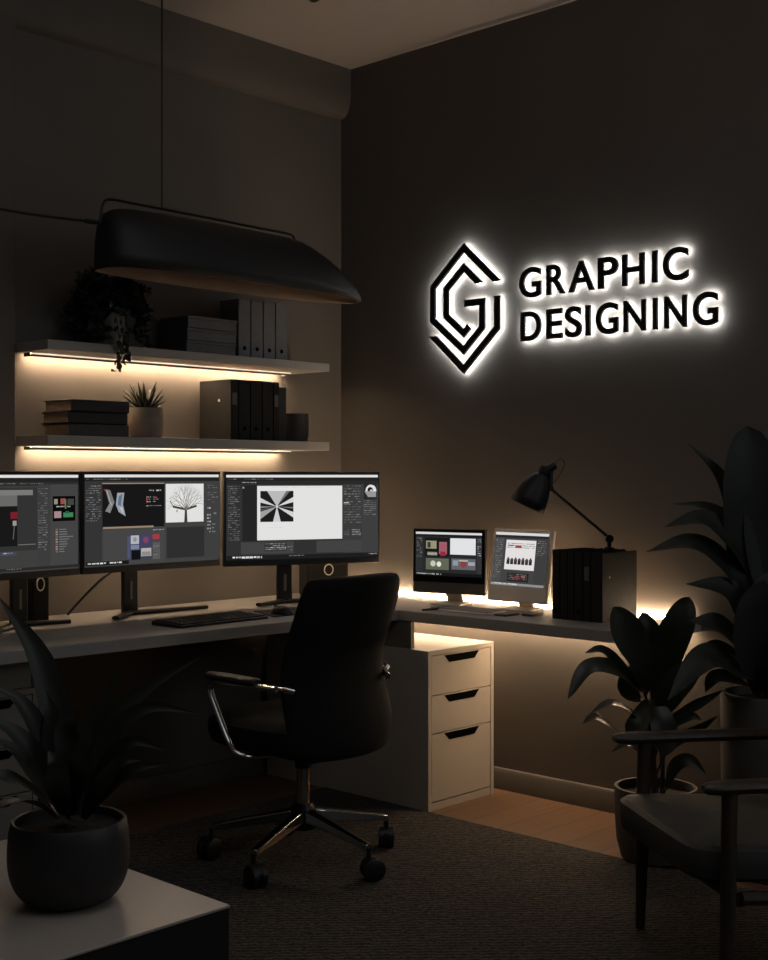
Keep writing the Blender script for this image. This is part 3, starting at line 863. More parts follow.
# leaf midribs in room coordinates: (points, width, roll, shape)
RUBBER_LEAVES = [
    (((-0.462, -1.913, 0.565), (-0.471, -1.947, 0.696), (-0.472, -1.99, 0.794), (-0.443, -2.005, 0.866)), 0.107, 0.15, 1.7),
    (((-0.484, -1.889, 0.565), (-0.575, -1.91, 0.672), (-0.654, -1.913, 0.757), (-0.701, -1.893, 0.846)), 0.131, -0.1, 1.8),
    (((-0.473, -1.901, 0.565), (-0.48, -1.894, 0.66), (-0.506, -1.896, 0.742), (-0.519, -1.882, 0.815)), 0.102, 0.1, 1.6),
    (((-0.495, -1.878, 0.549), (-0.582, -1.859, 0.63), (-0.655, -1.826, 0.7), (-0.71, -1.796, 0.696)), 0.053, 0.3, 1.0),
    (((-0.543, -1.9, 0.567), (-0.656, -1.882, 0.643), (-0.745, -1.832, 0.657), (-0.812, -1.804, 0.567)), 0.068, 0.25, 1.2),
    (((-0.495, -1.878, 0.456), (-0.582, -1.859, 0.516), (-0.644, -1.837, 0.534), (-0.699, -1.807, 0.507)), 0.05, 0.6, 1.0),
    (((-0.546, -1.825, 0.412), (-0.621, -1.818, 0.466), (-0.666, -1.799, 0.488), (-0.698, -1.78, 0.472)), 0.057, 0.6, 1.0),
    (((-0.462, -1.913, 0.485), (-0.48, -1.967, 0.573), (-0.468, -2.023, 0.634), (-0.451, -2.07, 0.668)), 0.094, 0.1, 1.2),
    (((-0.451, -1.924, 0.463), (-0.441, -2.008, 0.516), (-0.418, -2.047, 0.543), (-0.368, -2.086, 0.573)), 0.032, 0.5, 1.0),
    (((-0.473, -1.901, 0.533), (-0.493, -1.938, 0.47), (-0.493, -1.953, 0.409), (-0.502, -1.944, 0.362)), 0.082, 0.1, 1.2),
    (((-0.489, -1.885, 0.533), (-0.549, -1.893, 0.478), (-0.567, -1.875, 0.431), (-0.571, -1.841, 0.405)), 0.07, 0.3, 1.2),
    (((-0.449, -1.926, 0.252), (-0.447, -1.958, 0.327), (-0.432, -2.003, 0.35), (-0.406, -2.044, 0.308)), 0.044, 0.4, 1.1),
    (((-0.473, -1.901, 0.389), (-0.523, -1.877, 0.378), (-0.575, -1.866, 0.403), (-0.62, -1.833, 0.38)), 0.038, 0.4, 1.1),
    (((-0.451, -1.924, 0.437), (-0.445, -1.974, 0.475), (-0.437, -2.012, 0.491), (-0.415, -2.035, 0.478)), 0.032, 0.5, 1.1),
    (((-0.445, -1.931, 0.373), (-0.432, -1.974, 0.416), (-0.375, -2.005, 0.443), (-0.317, -2.037, 0.478)), 0.035, 0.6, 1.0),
    (((-0.506, -1.866, 0.533), (-0.532, -1.838, 0.565), (-0.463, -1.839, 0.614), (-0.43, -1.874, 0.653)), 0.083, 0.2, 1.2),
]
TALL_LEAVES = [
    (((-0.317, -2.168, 0.827), (-0.342, -2.171, 1.047), (-0.376, -2.179, 1.235), (-0.391, -2.177, 1.401)), 0.202, 0.0, 2.0),
    (((-0.276, -2.212, 0.858), (-0.274, -2.214, 1.046), (-0.274, -2.214, 1.203), (-0.264, -2.195, 1.36)), 0.235, 0.1, 1.8),
    (((-0.325, -2.159, 0.905), (-0.365, -2.146, 1.047), (-0.417, -2.106, 1.234), (-0.499, -2.034, 1.349)), 0.074, 0.1, 0.8),
    (((-0.325, -2.159, 0.984), (-0.362, -2.121, 1.084), (-0.42, -2.059, 1.147), (-0.515, -1.988, 1.16)), 0.067, 0.3, 0.8),
    (((-0.33, -2.155, 0.937), (-0.427, -2.139, 1.049), (-0.505, -2.086, 1.115), (-0.602, -2.012, 1.091)), 0.093, 0.2, 0.9),
    (((-0.334, -2.15, 0.858), (-0.435, -2.116, 0.981), (-0.53, -2.059, 1.041), (-0.64, -1.972, 1.015)), 0.093, 0.2, 0.9),
    (((-0.325, -2.159, 0.733), (-0.397, -2.156, 0.838), (-0.463, -2.131, 0.903), (-0.556, -2.061, 0.917)), 0.1, 0.1, 0.9),
    (((-0.325, -2.159, 0.686), (-0.408, -2.145, 0.739), (-0.495, -2.125, 0.795), (-0.55, -2.067, 0.804)), 0.1, 0.2, 1.0),
    (((-0.325, -2.159, 0.639), (-0.38, -2.13, 0.689), (-0.45, -2.1, 0.724), (-0.508, -2.053, 0.694)), 0.054, 0.4, 0.9),
    (((-0.319, -2.166, 0.608), (-0.453, -2.169, 0.66), (-0.561, -2.128, 0.692), (-0.682, -2.073, 0.58)), 0.129, 0.3, 1.0),
    (((-0.319, -2.166, 0.576), (-0.435, -2.16, 0.62), (-0.495, -2.125, 0.63), (-0.516, -2.103, 0.587)), 0.069, 0.4, 1.0),
    (((-0.315, -2.171, 0.67), (-0.372, -2.227, 0.805), (-0.378, -2.279, 0.9), (-0.364, -2.336, 0.873)), 0.153, 0.1, 1.1),
    (((-0.315, -2.171, 0.733), (-0.276, -2.212, 0.921), (-0.222, -2.269, 1.078), (-0.168, -2.325, 1.172)), 0.157, 0.1, 1.1),
    (((-0.315, -2.171, 0.796), (-0.237, -2.209, 1.045), (-0.194, -2.255, 1.234), (-0.161, -2.289, 1.36)), 0.173, 0.1, 1.2),
    (((-0.315, -2.171, 0.576), (-0.369, -2.258, 0.685), (-0.364, -2.336, 0.722), (-0.35, -2.424, 0.639)), 0.129, 0.3, 1.0),
    (((-0.315, -2.171, 0.576), (-0.411, -2.214, 0.715), (-0.444, -2.237, 0.842), (-0.439, -2.257, 0.933)), 0.153, 0.0, 1.2),
]
BOWL_LEAVES = [
    (((-2.61, -1.876, 0.572), (-2.623, -1.861, 0.721), (-2.654, -1.829, 0.881), (-2.723, -1.785, 1.013)), 0.063, 0.2, 0.9),
    (((-2.612, -1.873, 0.572), (-2.659, -1.882, 0.681), (-2.665, -1.89, 0.771), (-2.673, -1.882, 0.83)), 0.041, 0.3, 0.9),
    (((-2.618, -1.867, 0.572), (-2.674, -1.88, 0.722), (-2.724, -1.872, 0.811), (-2.779, -1.842, 0.853)), 0.041, 0.3, 0.8),
    (((-2.621, -1.864, 0.572), (-2.697, -1.9, 0.69), (-2.755, -1.896, 0.761), (-2.812, -1.88, 0.797)), 0.045, 0.3, 0.8),
    (((-2.623, -1.861, 0.572), (-2.711, -1.915, 0.665), (-2.779, -1.929, 0.739), (-2.843, -1.92, 0.766)), 0.036, 0.4, 0.8),
    (((-2.626, -1.858, 0.566), (-2.713, -1.912, 0.637), (-2.792, -1.945, 0.688), (-2.844, -1.919, 0.704)), 0.044, 0.3, 0.8),
    (((-2.629, -1.855, 0.562), (-2.713, -1.912, 0.616), (-2.798, -1.968, 0.649), (-2.862, -1.987, 0.641)), 0.04, 0.3, 0.8),
    (((-2.604, -1.881, 0.572), (-2.592, -1.894, 0.711), (-2.567, -1.921, 0.801), (-2.54, -1.95, 0.873)), 0.034, 0.5, 0.8),
    (((-2.602, -1.884, 0.572), (-2.554, -1.891, 0.725), (-2.48, -1.94, 0.813), (-2.391, -2.02, 0.883)), 0.038, 0.5, 0.7),
    (((-2.599, -1.887, 0.572), (-2.565, -1.923, 0.711), (-2.51, -1.981, 0.785), (-2.432, -2.064, 0.773)), 0.036, 0.5, 0.7),
    (((-2.596, -1.89, 0.566), (-2.594, -1.95, 0.661), (-2.566, -2.009, 0.73), (-2.518, -2.06, 0.714)), 0.033, 0.5, 0.8),
    (((-2.593, -1.893, 0.566), (-2.62, -1.981, 0.641), (-2.614, -2.045, 0.704), (-2.585, -2.076, 0.708)), 0.032, 0.5, 0.8),
    (((-2.593, -1.893, 0.562), (-2.606, -1.967, 0.627), (-2.589, -2.043, 0.685), (-2.539, -2.096, 0.696)), 0.031, 0.5, 0.8),
    (((-2.61, -1.876, 0.572), (-2.652, -1.947, 0.68), (-2.674, -1.954, 0.761), (-2.66, -1.967, 0.8)), 0.053, 0.1, 1.0),
    (((-2.607, -1.878, 0.572), (-2.655, -1.973, 0.665), (-2.673, -2.013, 0.731), (-2.662, -2.024, 0.773)), 0.048, 0.2, 1.0),
    (((-2.612, -1.873, 0.562), (-2.682, -1.945, 0.646), (-2.709, -1.975, 0.703), (-2.719, -1.964, 0.731)), 0.048, 0.2, 1.0),
]


def leaf_plant(root, leaves, mat, base, soil_z, name='leaves', fold=0.22, seg=14, stem_r=0.006):
    ox = Vector(root.location)
    m = MB()
    for mid, w, roll, shape in leaves:
        m.leaf([Vector(p) - ox for p in mid], w, roll, shape, fold=fold, seg=seg)
    m.build(name, mat, root)

# rubber plant in front of the desk end
rp_loc = Vector((-0.405, -1.862, 0.008))
t = thing('rubber_plant', 'broad-leaved potted plant at the end of the right desk behind the armchair', 'plant', rp_loc)
MB().lathe([(0.095, 0), (0.112, 0.006), (0.126, 0.06), (0.132, 0.14), (0.132, 0.232), (0.121, 0.232), (0.119, 0.196), (0.0, 0.188)], n=48).build('pot', M['pot_stone'], t)
soil_disc(t, 0.119, 0.203)
leaf_plant(t, RUBBER_LEAVES, M['leaf'], None, 0.19, seg=26)
m = MB()
m.tube(smooth([(0.0, 0, 0.185), (-0.012, 0.004, 0.32), (-0.018, 0.01, 0.45), (-0.01, 0.0, 0.58)], 10), [0.012 - 0.0006 * k for k in range(10)], 8)
m.tube(smooth([(0.018, -0.015, 0.185), (0.022, -0.01, 0.33), (0.01, 0.0, 0.45), (0.016, 0.0, 0.60)], 10), [0.009 - 0.0004 * k for k in range(10)], 8)
for mid, w, roll, shape in RUBBER_LEAVES:
    p = Vector(mid[0]) - rp_loc
    if p.z > 0.24:
        m.tube(smooth([(-0.012, 0.004, max(0.2, p.z - 0.12)), ((p.x - 0.012) / 2, p.y / 2, p.z - 0.05), p], 5), 0.0035, 6)
m.build('stems', M['stem'], t)

# tall plant on the right
tp_loc = Vector((-0.268, -2.191, 0.0))
t = thing('tall_potted_plant', 'tall dark long-leaved plant in a tall planter by the right wall', 'plant', tp_loc)
m = MB()
def sq(h, z):
    return [(-h, -h, z), (h, -h, z), (h, h, z), (-h, h, z)]
m.lathe([(0.128, 0.0), (0.140, 0.006), (0.150, 0.30), (0.152, 0.560), (0.148, 0.566), (0.138, 0.566), (0.136, 0.53), (0.0, 0.525)], n=48)
m.build('planter', M['pot_stone'], t)
soil_disc(t, 0.125, 0.540)
leaf_plant(t, TALL_LEAVES, M['leaf_dark'], None, 0.54, seg=26)
m = MB()
m.tube(smooth([(0, 0, 0.53), (-0.01, 0.0, 0.65), (0.0, 0.01, 0.80), (0.0, 0, 0.95)], 9), [0.02, 0.019, 0.018, 0.017, 0.016, 0.014, 0.012, 0.010, 0.006], 8)
for mid, w, roll, shape in TALL_LEAVES:
    p = Vector(mid[0]) - tp_loc
    m.tube(smooth([(0, 0, max(0.53, p.z - 0.12)), (p.x * 0.5, p.y * 0.5, p.z - 0.05), p], 5), 0.006, 6)
m.build('stems', M['stem'], t)

# bowl plant on the white table
bp_loc = Vector((-2.612, -1.868, 0.4005))
t = thing('bowl_planter', 'strappy leaved plant in a round dark bowl on the white table in front', 'plant', bp_loc)
bprof = [(0.055, 0), (0.070, 0.002)] + [(0.1195 * (1 - (1 - (0.58 + 0.42 * math.sin(PI / 2 * k / 10)))), 0.004 + 0.086 * (1 - math.cos(PI / 2 * k / 10))) for k in range(1, 11)]
bprof += [(0.1192, 0.112), (0.1170, 0.140), (0.1130, 0.160), (0.1100, 0.164), (0.1050, 0.162), (0.106, 0.140), (0.0, 0.135)]
MB().lathe(bprof, n=72).build('bowl', M['pot_dark'], t, smooth_angle=60)
soil_disc(t, 0.104, 0.146)
leaf_plant(t, BOWL_LEAVES, M['leaf_pale'], None, 0.17, seg=16, fold=0.3)

# ------------------------------------------------------------------ white low table, bottom left
t = thing('side_table', 'low white table in the left foreground, under the bowl plant', 'table', (-2.75, -1.755, 0.008))
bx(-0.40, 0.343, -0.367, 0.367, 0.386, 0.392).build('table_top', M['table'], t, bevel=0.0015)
bx(-0.398, 0.341, -0.365, 0.365, 0.0, 0.3858).build('side_panels', M['table_side_shade'], t)

# ------------------------------------------------------------------ drawer cabinets
def slot_poly(w, h):
    return [(-w / 2, h / 2), (w / 2, h / 2), (w / 2 - 0.028, -h / 2), (-w / 2 + 0.028, -h / 2)]

def drawer_cabinet(label, loc, w, d, h, mat):
    t = thing('drawer_cabinet', label, 'cabinet', loc, 0.0, 'three-drawer cabinets under the desk')
    m = MB()
    th = 0.018
    m.box(-w / 2, -w / 2 + th, 0, d, 0, h - th)
    m.box(w / 2 - th, w / 2, 0, d, 0, h - th)
    m.box(-w / 2, w / 2, 0, d, h - th, h)
    m.box(-w / 2 + th, w / 2 - th, d - 0.01, d, 0.0, h - th)
    m.box(-w / 2 + th, w / 2 - th, 0.004, d - 0.01, 0.0, 0.030)
    m.build('carcass', mat, t, bevel=0.001)
    z = h - th - 0.003
    for dh in (0.148, 0.140, 0.252):
        dr = bx(-w / 2 + th + 0.002, w / 2 - th - 0.002, 0.001, 0.018, z - dh + 0.002, z).build('drawer', mat, t, bevel=0.001)
        sl = MB().prism([(a, b + z - 0.0165) for a, b in slot_poly(0.205, 0.027)], -0.0008, 0.0012, 'y').build('handle_slot', M['slot'], dr)
        z -= dh + 0.002
    return t
drawer_cabinet('cream three-drawer cabinet under the right desk, right of the chair', (-0.282, -0.940, 0.0), 0.388, 0.90, 0.597, M['cabinet'])
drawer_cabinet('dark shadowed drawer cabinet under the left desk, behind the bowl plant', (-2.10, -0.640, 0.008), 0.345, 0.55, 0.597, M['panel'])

# ------------------------------------------------------------------ office chair
CH = Vector((-1.21, -1.05, 0.008))
ch = thing('office_chair', 'black high-backed office chair with chrome star base facing the desk', 'chair', CH)
angs = [math.radians(a) for a in (129, 197, 269, 340, 55)]
m = MB()
m.lathe([(0.030, 0.100), (0.042, 0.105), (0.042, 0.165), (0.030, 0.185)], n=24, cap1=True)
m.build('hub', M['black_metal'], ch)
for a in angs:
    c, s = math.cos(a), math.sin(a)
    R = 0.300
    leg = MB()
    rs = []
    for i in range(7):
        q = i / 6
        r = 0.035 + (R - 0.035) * q
        zc = 0.150 - 0.048 * q
        hw = 0.024 - 0.010 * q
        hh = 0.020 - 0.010 * q
        rs.append([(r * c - s * u, r * s + c * u, zc + v) for u, v in ((-hw, -hh), (hw, -hh), (hw * 0.8, hh * 0.7), (hw * 0.35, hh), (-hw * 0.35, hh), (-hw * 0.8, hh * 0.7))])
    leg.rings(rs)
    lg = leg.build('base_leg', M['chrome'], ch, bevel=0.002)
    cs = MB()
    ca, sa = math.cos(a + 1.1), math.sin(a + 1.1)
    x0, y0 = R * c, R * s
    cs.tube([(x0, y0, 0.055), (x0, y0, 0.100)], 0.008, 10)
    cx, cy = x0 + ca * 0.012, y0 + sa * 0.012
    for k in (-1, 1):
        px, py = cx - sa * 0.0155 * k, cy + ca * 0.0155 * k
        n_ = (-sa * 0.011, ca * 0.011)
        pts = [(px - n_[0], py - n_[1], 0.035), (px - n_[0] * .7, py - n_[1] * .7, 0.035), (px + n_[0] * .7, py + n_[1] * .7, 0.035), (px + n_[0], py + n_[1], 0.035)]
        cs.tube(pts, [0.029, 0.035, 0.035, 0.029], 24)
    cs.tube([(cx + sa * 0.02, cy - ca * 0.02, 0.040), (cx - sa * 0.02, cy + ca * 0.02, 0.040)], 0.031, 18)
    cs.build('caster', M['black_plastic'], lg)
MB().tube([(0, 0, 0.18), (0, 0, 0.30)], 0.022, 16).build('gas_lift', M['chrome'], ch)
MB().tube([(0, 0, 0.30), (0, 0, 0.355)], 0.027, 16).build('lift_cover', M['black_plastic'], ch)
bx(-0.11, 0.11, -0.15, 0.13, 0.345, 0.385).build('tilt_mechanism', M['black_metal'], ch, bevel=0.012, bseg=3)
# seat: rounded pad
def superring(cx, cy, z, ax, ay, n=36, e=3.2):
    out = []
    for k in range(n):
        a = 2 * PI * k / n
        c, s = math.cos(a), math.sin(a)
        out.append((cx + ax * math.copysign(abs(c) ** (2 / e), c), cy + ay * math.copysign(abs(s) ** (2 / e), s), z))
    return out
m = MB()
m.rings([superring(0, 0.035, 0.380, 0.215, 0.225), superring(0, 0.035, 0.392, 0.238, 0.245), superring(0, 0.035, 0.425, 0.248, 0.255), superring(0, 0.035, 0.458, 0.243, 0.250), superring(0, 0.035, 0.474, 0.218, 0.226), superring(0, 0.035, 0.472, 0.12, 0.13), superring(0, 0.035, 0.468, 0.02, 0.02)])
m.build('seat', M['fabric'], ch)
# backrest: padded, lumbar curve
rows = [(0.355, -0.195, 0.170), (0.370, -0.204, 0.208), (0.43, -0.208, 0.228), (0.50, -0.192, 0.233), (0.58, -0.164, 0.227), (0.66, -0.160, 0.222), (0.74, -0.192, 0.223), (0.82, -0.228, 0.223), (0.88, -0.247, 0.217), (0.918, -0.257, 0.206), (0.932, -0.260, 0.182)]
BX = 0.022
m = MB()
rs = []
for i, (z, yc, hw) in enumerate(rows):
    t_ = 0.030 if 0 < i < len(rows) - 1 else 0.016
    r = []
    n = 14
    for k in range(n + 1):
        u = -1 + 2 * k / n
        r.append((BX + u * hw, yc + 0.050 * abs(u) ** 2.2 - t_ * (1 - abs(u) ** 6 * 0.75), z))
    for k in range(n + 1):
        u = 1 - 2 * k / n
        r.append((BX + u * hw, yc + 0.050 * abs(u) ** 2.2 + t_ * (1 - abs(u) ** 6 * 0.75), z))
    rs.append(r)
m.rings(rs)
m.build('backrest', M['fabric'], ch, sub=2)
bx(-0.045, 0.045, -0.185, -0.10, 0.355, 0.385).build('back_bracket', M['black_metal'], ch, bevel=0.006)
for s in (-1, 1):
    x = 0.283 * s if s < 0 else 0.268
    pad = MB()
    pr = []
    for q, (yy, w, hz) in enumerate([(0.135, 0.014, 0.008), (0.125, 0.022, 0.012), (0.06, 0.026, 0.014), (-0.03, 0.026, 0.014), (-0.09, 0.024, 0.013), (-0.10, 0.016, 0.009)]):
        pr.append([(x + w * math.cos(a), yy, 0.616 + hz * math.sin(a)) for a in [2 * PI * k / 12 for k in range(12)]])
    pad.rings(pr)
    ar = MB().tube(smooth([(x, -0.185 if s < 0 else -0.115, 0.606), (x, -0.10, 0.605), (x, 0.05, 0.603), (x, 0.105, 0.597), (x, 0.122, 0.570), (x, 0.10, 0.525), (x, 0.035, 0.425), (x, -0.005, 0.392), (x * 0.85, -0.03, 0.378), (x * 0.3, -0.03, 0.366)], 44), 0.0115, 12, flat=0.8).build('armrest_frame', M['chrome'], ch)
    pad.build('arm_pad', M['black_plastic'], ar)
    MB().tube([(x, -0.185 if s < 0 else -0.118, 0.606), (x * 0.86, -0.17 if s < 0 else -0.14, 0.600), (x * 0.75, -0.185, 0.59)], 0.010, 10).build('arm_bracket', M['chrome'], ar)

# ------------------------------------------------------------------ lounge armchair, bottom right
A = math.atan2(0.586, -0.81)                 # facing direction
fwd = Vector((math.cos(A), math.sin(A), 0))
c0 = Vector((-1.055, -2.138, 0))             # far armrest, front end
c1 = Vector((-1.398, -2.592, 0))             # near armrest, front end
mid = (c0 + c1) / 2
ac = thing('lounge_armchair', 'low wooden armchair with dark seat cushion in the right foreground', 'armchair', (mid.x, mid.y, 0.0095), A - PI / 2)
hw = (c1 - c0).length / 2
# local: +y = facing, x across; front ends of the armrests at y = 0
def post(x, y, z1, r0, r1, lean=0.0):
    return MB().tube([(x, y + lean, 0.0), (x, y + lean * 0.4, z1 * 0.5), (x, y, z1)], [r0, (r0 + r1) / 2 + 0.003, r1], 14)
for s in (-1, 1):
    x = hw * s
    post(x, -0.085 if s > 0 else -0.062, 0.515, 0.013, 0.019, 0.012).build('leg', M['arm_wood'], ac)
    post(x, -0.60, 0.60, 0.014, 0.019, -0.03).build('leg', M['arm_wood'], ac)
    m = MB()
    rs = []
    for y, w, h_, dz in ((0.004, 0.012, 0.008, 0), (-0.006, 0.020, 0.014, 0), (-0.04, 0.026, 0.017, 0.0), (-0.2, 0.029, 0.017, 0.0), (-0.45, 0.026, 0.016, -0.003), (-0.63, 0.022, 0.015, -0.006)):
        rs.append([(x + w * math.cos(a), y, 0.520 + dz + h_ * math.sin(a)) for a in [2 * PI * k / 14 for k in range(14)]])
    m.rings(rs)
    m.build('armrest', M['arm_wood'], ac)
    MB().tube([(x, -0.09, 0.262), (x, -0.60, 0.235)], 0.016, 10).build('side_rail', M['arm_wood'], ac)
MB().tube([(-hw, -0.088, 0.255), (hw, -0.088, 0.255)], 0.015, 10).build('front_rail', M['arm_wood'], ac)
MB().tube([(-hw, -0.60, 0.235), (hw, -0.60, 0.235)], 0.015, 10).build('rear_rail', M['arm_wood'], ac)
MB().tube([(-hw, -0.60, 0.585), (hw, -0.60, 0.585)], 0.018, 10).build('top_rail', M['arm_wood'], ac)
m = MB()
def rbox(m, hx, y0, y1, zc, th, tilt=0.0, r=0.02):
    cyy = (y0 + y1) / 2
    hy = (y1 - y0) / 2
    rs = []
    for q, dz in ((0.93, -1), (0.985, -0.75), (1, -0.2), (1, 0.3), (0.985, 0.75), (0.94, 1), (0.5, 1.12), (0.05, 1.16)):
        rs.append([(p[0], p[1], p[2] + (p[1] - cyy) * tilt) for p in superring(0, cyy, zc + dz * th / 2, hx * q, hy * (1 - (1 - q) * 0.8), 48, 9)])
    m.rings(rs)
    return m
rbox(MB(), hw - 0.016, -0.58, 0.020, 0.322, 0.085, 0.05).build('seat_cushion', M['cushion'], ac)
b = MB()
rbox(b, hw - 0.03, -0.04, 0.46, 0.0, 0.10)
o = b.build('back_cushion', M['cushion'], ac)
o.matrix_local = Matrix.Translation((0, -0.545, 0.41)) @ Matrix.Rotation(math.radians(104), 4, 'X')

# ------------------------------------------------------------------ pendant lamp above the desk
pl = thing('pendant_lamp', 'long black pendant lamp hanging over the desk on a thin cord', 'lamp', (-1.1, -0.55, 1.922))
# stations along x: (x, half width, top height, base height)
ST = [(-0.540, 0.020, 0.040, 0.000), (-0.538, 0.032, 0.115, 0.0), (-0.533, 0.048, 0.156, 0.0), (-0.521, 0.066, 0.182, 0.0), (-0.495, 0.084, 0.197, 0.0), (-0.44, 0.102, 0.204, 0.0), (-0.34, 0.116, 0.206, 0.0), (-0.20, 0.126, 0.206, 0.0), (0.0, 0.128, 0.205, 0.0), (0.20, 0.128, 0.202, 0.0),
      (0.29, 0.126, 0.196, 0.0), (0.35, 0.122, 0.179, 0.0), (0.41, 0.115, 0.156, 0.0), (0.47, 0.105, 0.128, 0.0), (0.53, 0.090, 0.095, 0.0), (0.58, 0.072, 0.063, 0.0), (0.615, 0.050, 0.038, 0.0), (0.632, 0.024, 0.020, 0.0)]
def shade_shell(inset):
    m = MB()
    rs = []
    for x, w, h, z0 in ST:
        w2, h2 = max(0.012, w - inset), max(0.012, h - inset)
        x2 = x * (1 - inset * 0.9)
        rs.append([(x2, -w2 * math.copysign(abs(math.cos(PI * k / 24)) ** 0.72, math.cos(PI * k / 24)), z0 + (h2 - z0) * math.sin(PI * k / 24) ** 0.72) for k in range(25)])
    return m.rings(rs, True, True, closed=False)
sh = shade_shell(0.0).build('lamp_shade', M['shade_metal'], pl, solid=0.003, smooth_angle=60)
shade_shell(0.007).build('shade_lining', M['shade_inside'], pl, solid=0.001, smooth_angle=60)
bx(-0.42, 0.40, -0.020, 0.020, 0.160, 0.176).build('light_bar', M['shade_inside'], pl, bevel=0.004)
MB().tube(smooth([(-0.545, 0, 0.146), (-0.540, 0, 0.178), (-0.530, 0, 0.214), (-0.500, 0, 0.230), (-0.40, 0, 0.230), (-0.1, 0, 0.228), (0.15, 0, 0.225), (0.27, 0, 0.224), (0.305, 0, 0.218), (0.318, 0, 0.190)], 50), 0.0045, 8).build('carry_rail', M['black_metal'], pl)
MB().tube([(-0.297, 0, 0.228), (-0.297, 0, H - 1.922)], 0.003, 8).build('suspension_cord', M['black_plastic'], pl)
MB().lathe([(0.05, 0), (0.05, 0.02), (0.02, 0.03)], (-0.297, 0, H - 1.922 - 0.03), n=24, cap1=True).build('ceiling_rose', M['black_metal'], pl)
m = MB()
m.tube(smooth([(-0.556, 0, 0.148), (-0.62, 0, 0.144), (-0.80, 0, 0.138), (-1.0, 0, 0.141), (-1.5, 0, 0.173), (-2.2, 0.1, 0.24)], 24), 0.0045, 8)
m.tube([(-0.545, 0, 0.148), (-0.60, 0, 0.145)], 0.0075, 10)
m.build('power_cable', M['black_plastic'], pl)

# ------------------------------------------------------------------ ceiling spotlight (only its tip shows)
sp = thing('ceiling_spotlight', 'small black ceiling spotlight, its tip at the top edge', 'lamp', (-0.875, -0.745, H))
MB().lathe([(0.045, -0.012), (0.045, 0.0)], n=24, cap1=True).build('mount', M['black_metal'], sp)
MB().tube([(0, 0, -0.01), (0, 0, -0.05)], 0.007, 10).build('stem', M['black_metal'], sp)
m = MB()
m.tube([(-0.075, -0.04, -0.05), (-0.07, -0.037, -0.052), (0.018, 0.012, -0.078), (0.024, 0.015, -0.080)], [0.024, 0.027, 0.027, 0.022], 18)
m.build('spot_head', M['black_metal'], sp)

# ------------------------------------------------------------------ desk lamp on the binders
dl = thing('desk_lamp', 'black jointed desk lamp standing on the row of dark binders', 'lamp', (-0.243, -1.576, 0.9905))
ux = Vector((fw.y, -fw.x, 0))
def dlp(r, z, dpt=0.0):
    return ux * r + fw * dpt + Vector((0, 0, z))
MB().lathe([(0.019, 0.0), (0.019, 0.006), (0.008, 0.010), (0.007, 0.03)], n=20, cap1=True).build('base', M['black_metal'], dl)
m = MB()
m.tube([dlp(0.0, 0.037, -0.014), dlp(0, 0.037, 0.014)], 0.014, 16)
m.build('joint', M['black_metal'], dl)
MB().tube([dlp(0.0, 0.04), dlp(-0.2035, 0.212)], 0.0050, 10).build('arm', M['black_metal'], dl)
m = MB()
m.tube([dlp(-0.199, 0.207), dlp(-0.207, 0.222), dlp(-0.205, 0.250), dlp(-0.206, 0.278)], [0.008, 0.010, 0.009, 0.010], 10)
m.build('shade_bracket', M['black_metal'], dl)
# shade: lathe about its axis
ax0 = dlp(-0.2200, 0.286)
ax1 = dlp(-0.287, 0.150)
MB().tube([dlp(-0.226, 0.276), dlp(-0.208, 0.283), dlp(-0.190, 0.291), dlp(-0.186, 0.293)], [0.012, 0.015, 0.015, 0.010], 16).build('shade_cap', M['black_metal'], dl)
axis = (ax1 - ax0)
Ls = axis.length
axis.normalize()
s1 = axis.cross(fw).normalized()
s2 = axis.cross(s1).normalized()
pr = [(0.0, 0.010), (0.0, 0.018), (0.12, 0.020), (0.17, 0.016), (0.20, 0.022), (0.27, 0.033), (0.40, 0.044), (0.60, 0.054), (0.80, 0.060), (1.0, 0.063)]
m = MB()
m.rings([[ax0 + axis * (Ls * q) + (s1 * math.cos(2 * PI * k / 32) + s2 * math.sin(2 * PI * k / 32)) * r for k in range(32)] for q, r in pr], True, False)
o = m.build('lamp_shade', M['shade_metal'], dl, solid=0.003)
MB().tube(smooth([dlp(-0.200, 0.290), dlp(-0.186, 0.306), dlp(-0.169, 0.316), dlp(-0.156, 0.300), dlp(-0.172, 0.262), dlp(-0.199, 0.226)], 24), 0.0014, 6).build('wire', M['black_metal'], dl)

# ------------------------------------------------------------------ backlit wall sign
def glyph(ch, offset, depth):
    cu = bpy.data.curves.new('glyph', 'FONT')
    cu.body = ch
    cu.size = 1.0
    cu.offset = offset
    cu.extrude = depth
    cu.resolution_u = 8
    o = bpy.data.objects.new('glyph', cu)
    COL.objects.link(o)
    bpy.context.view_layer.update()
    dg = bpy.context.evaluated_depsgraph_get()
    me = bpy.data.meshes.new_from_object(o.evaluated_get(dg))
    bpy.data.objects.remove(o)
    bpy.data.curves.remove(cu)
    return me

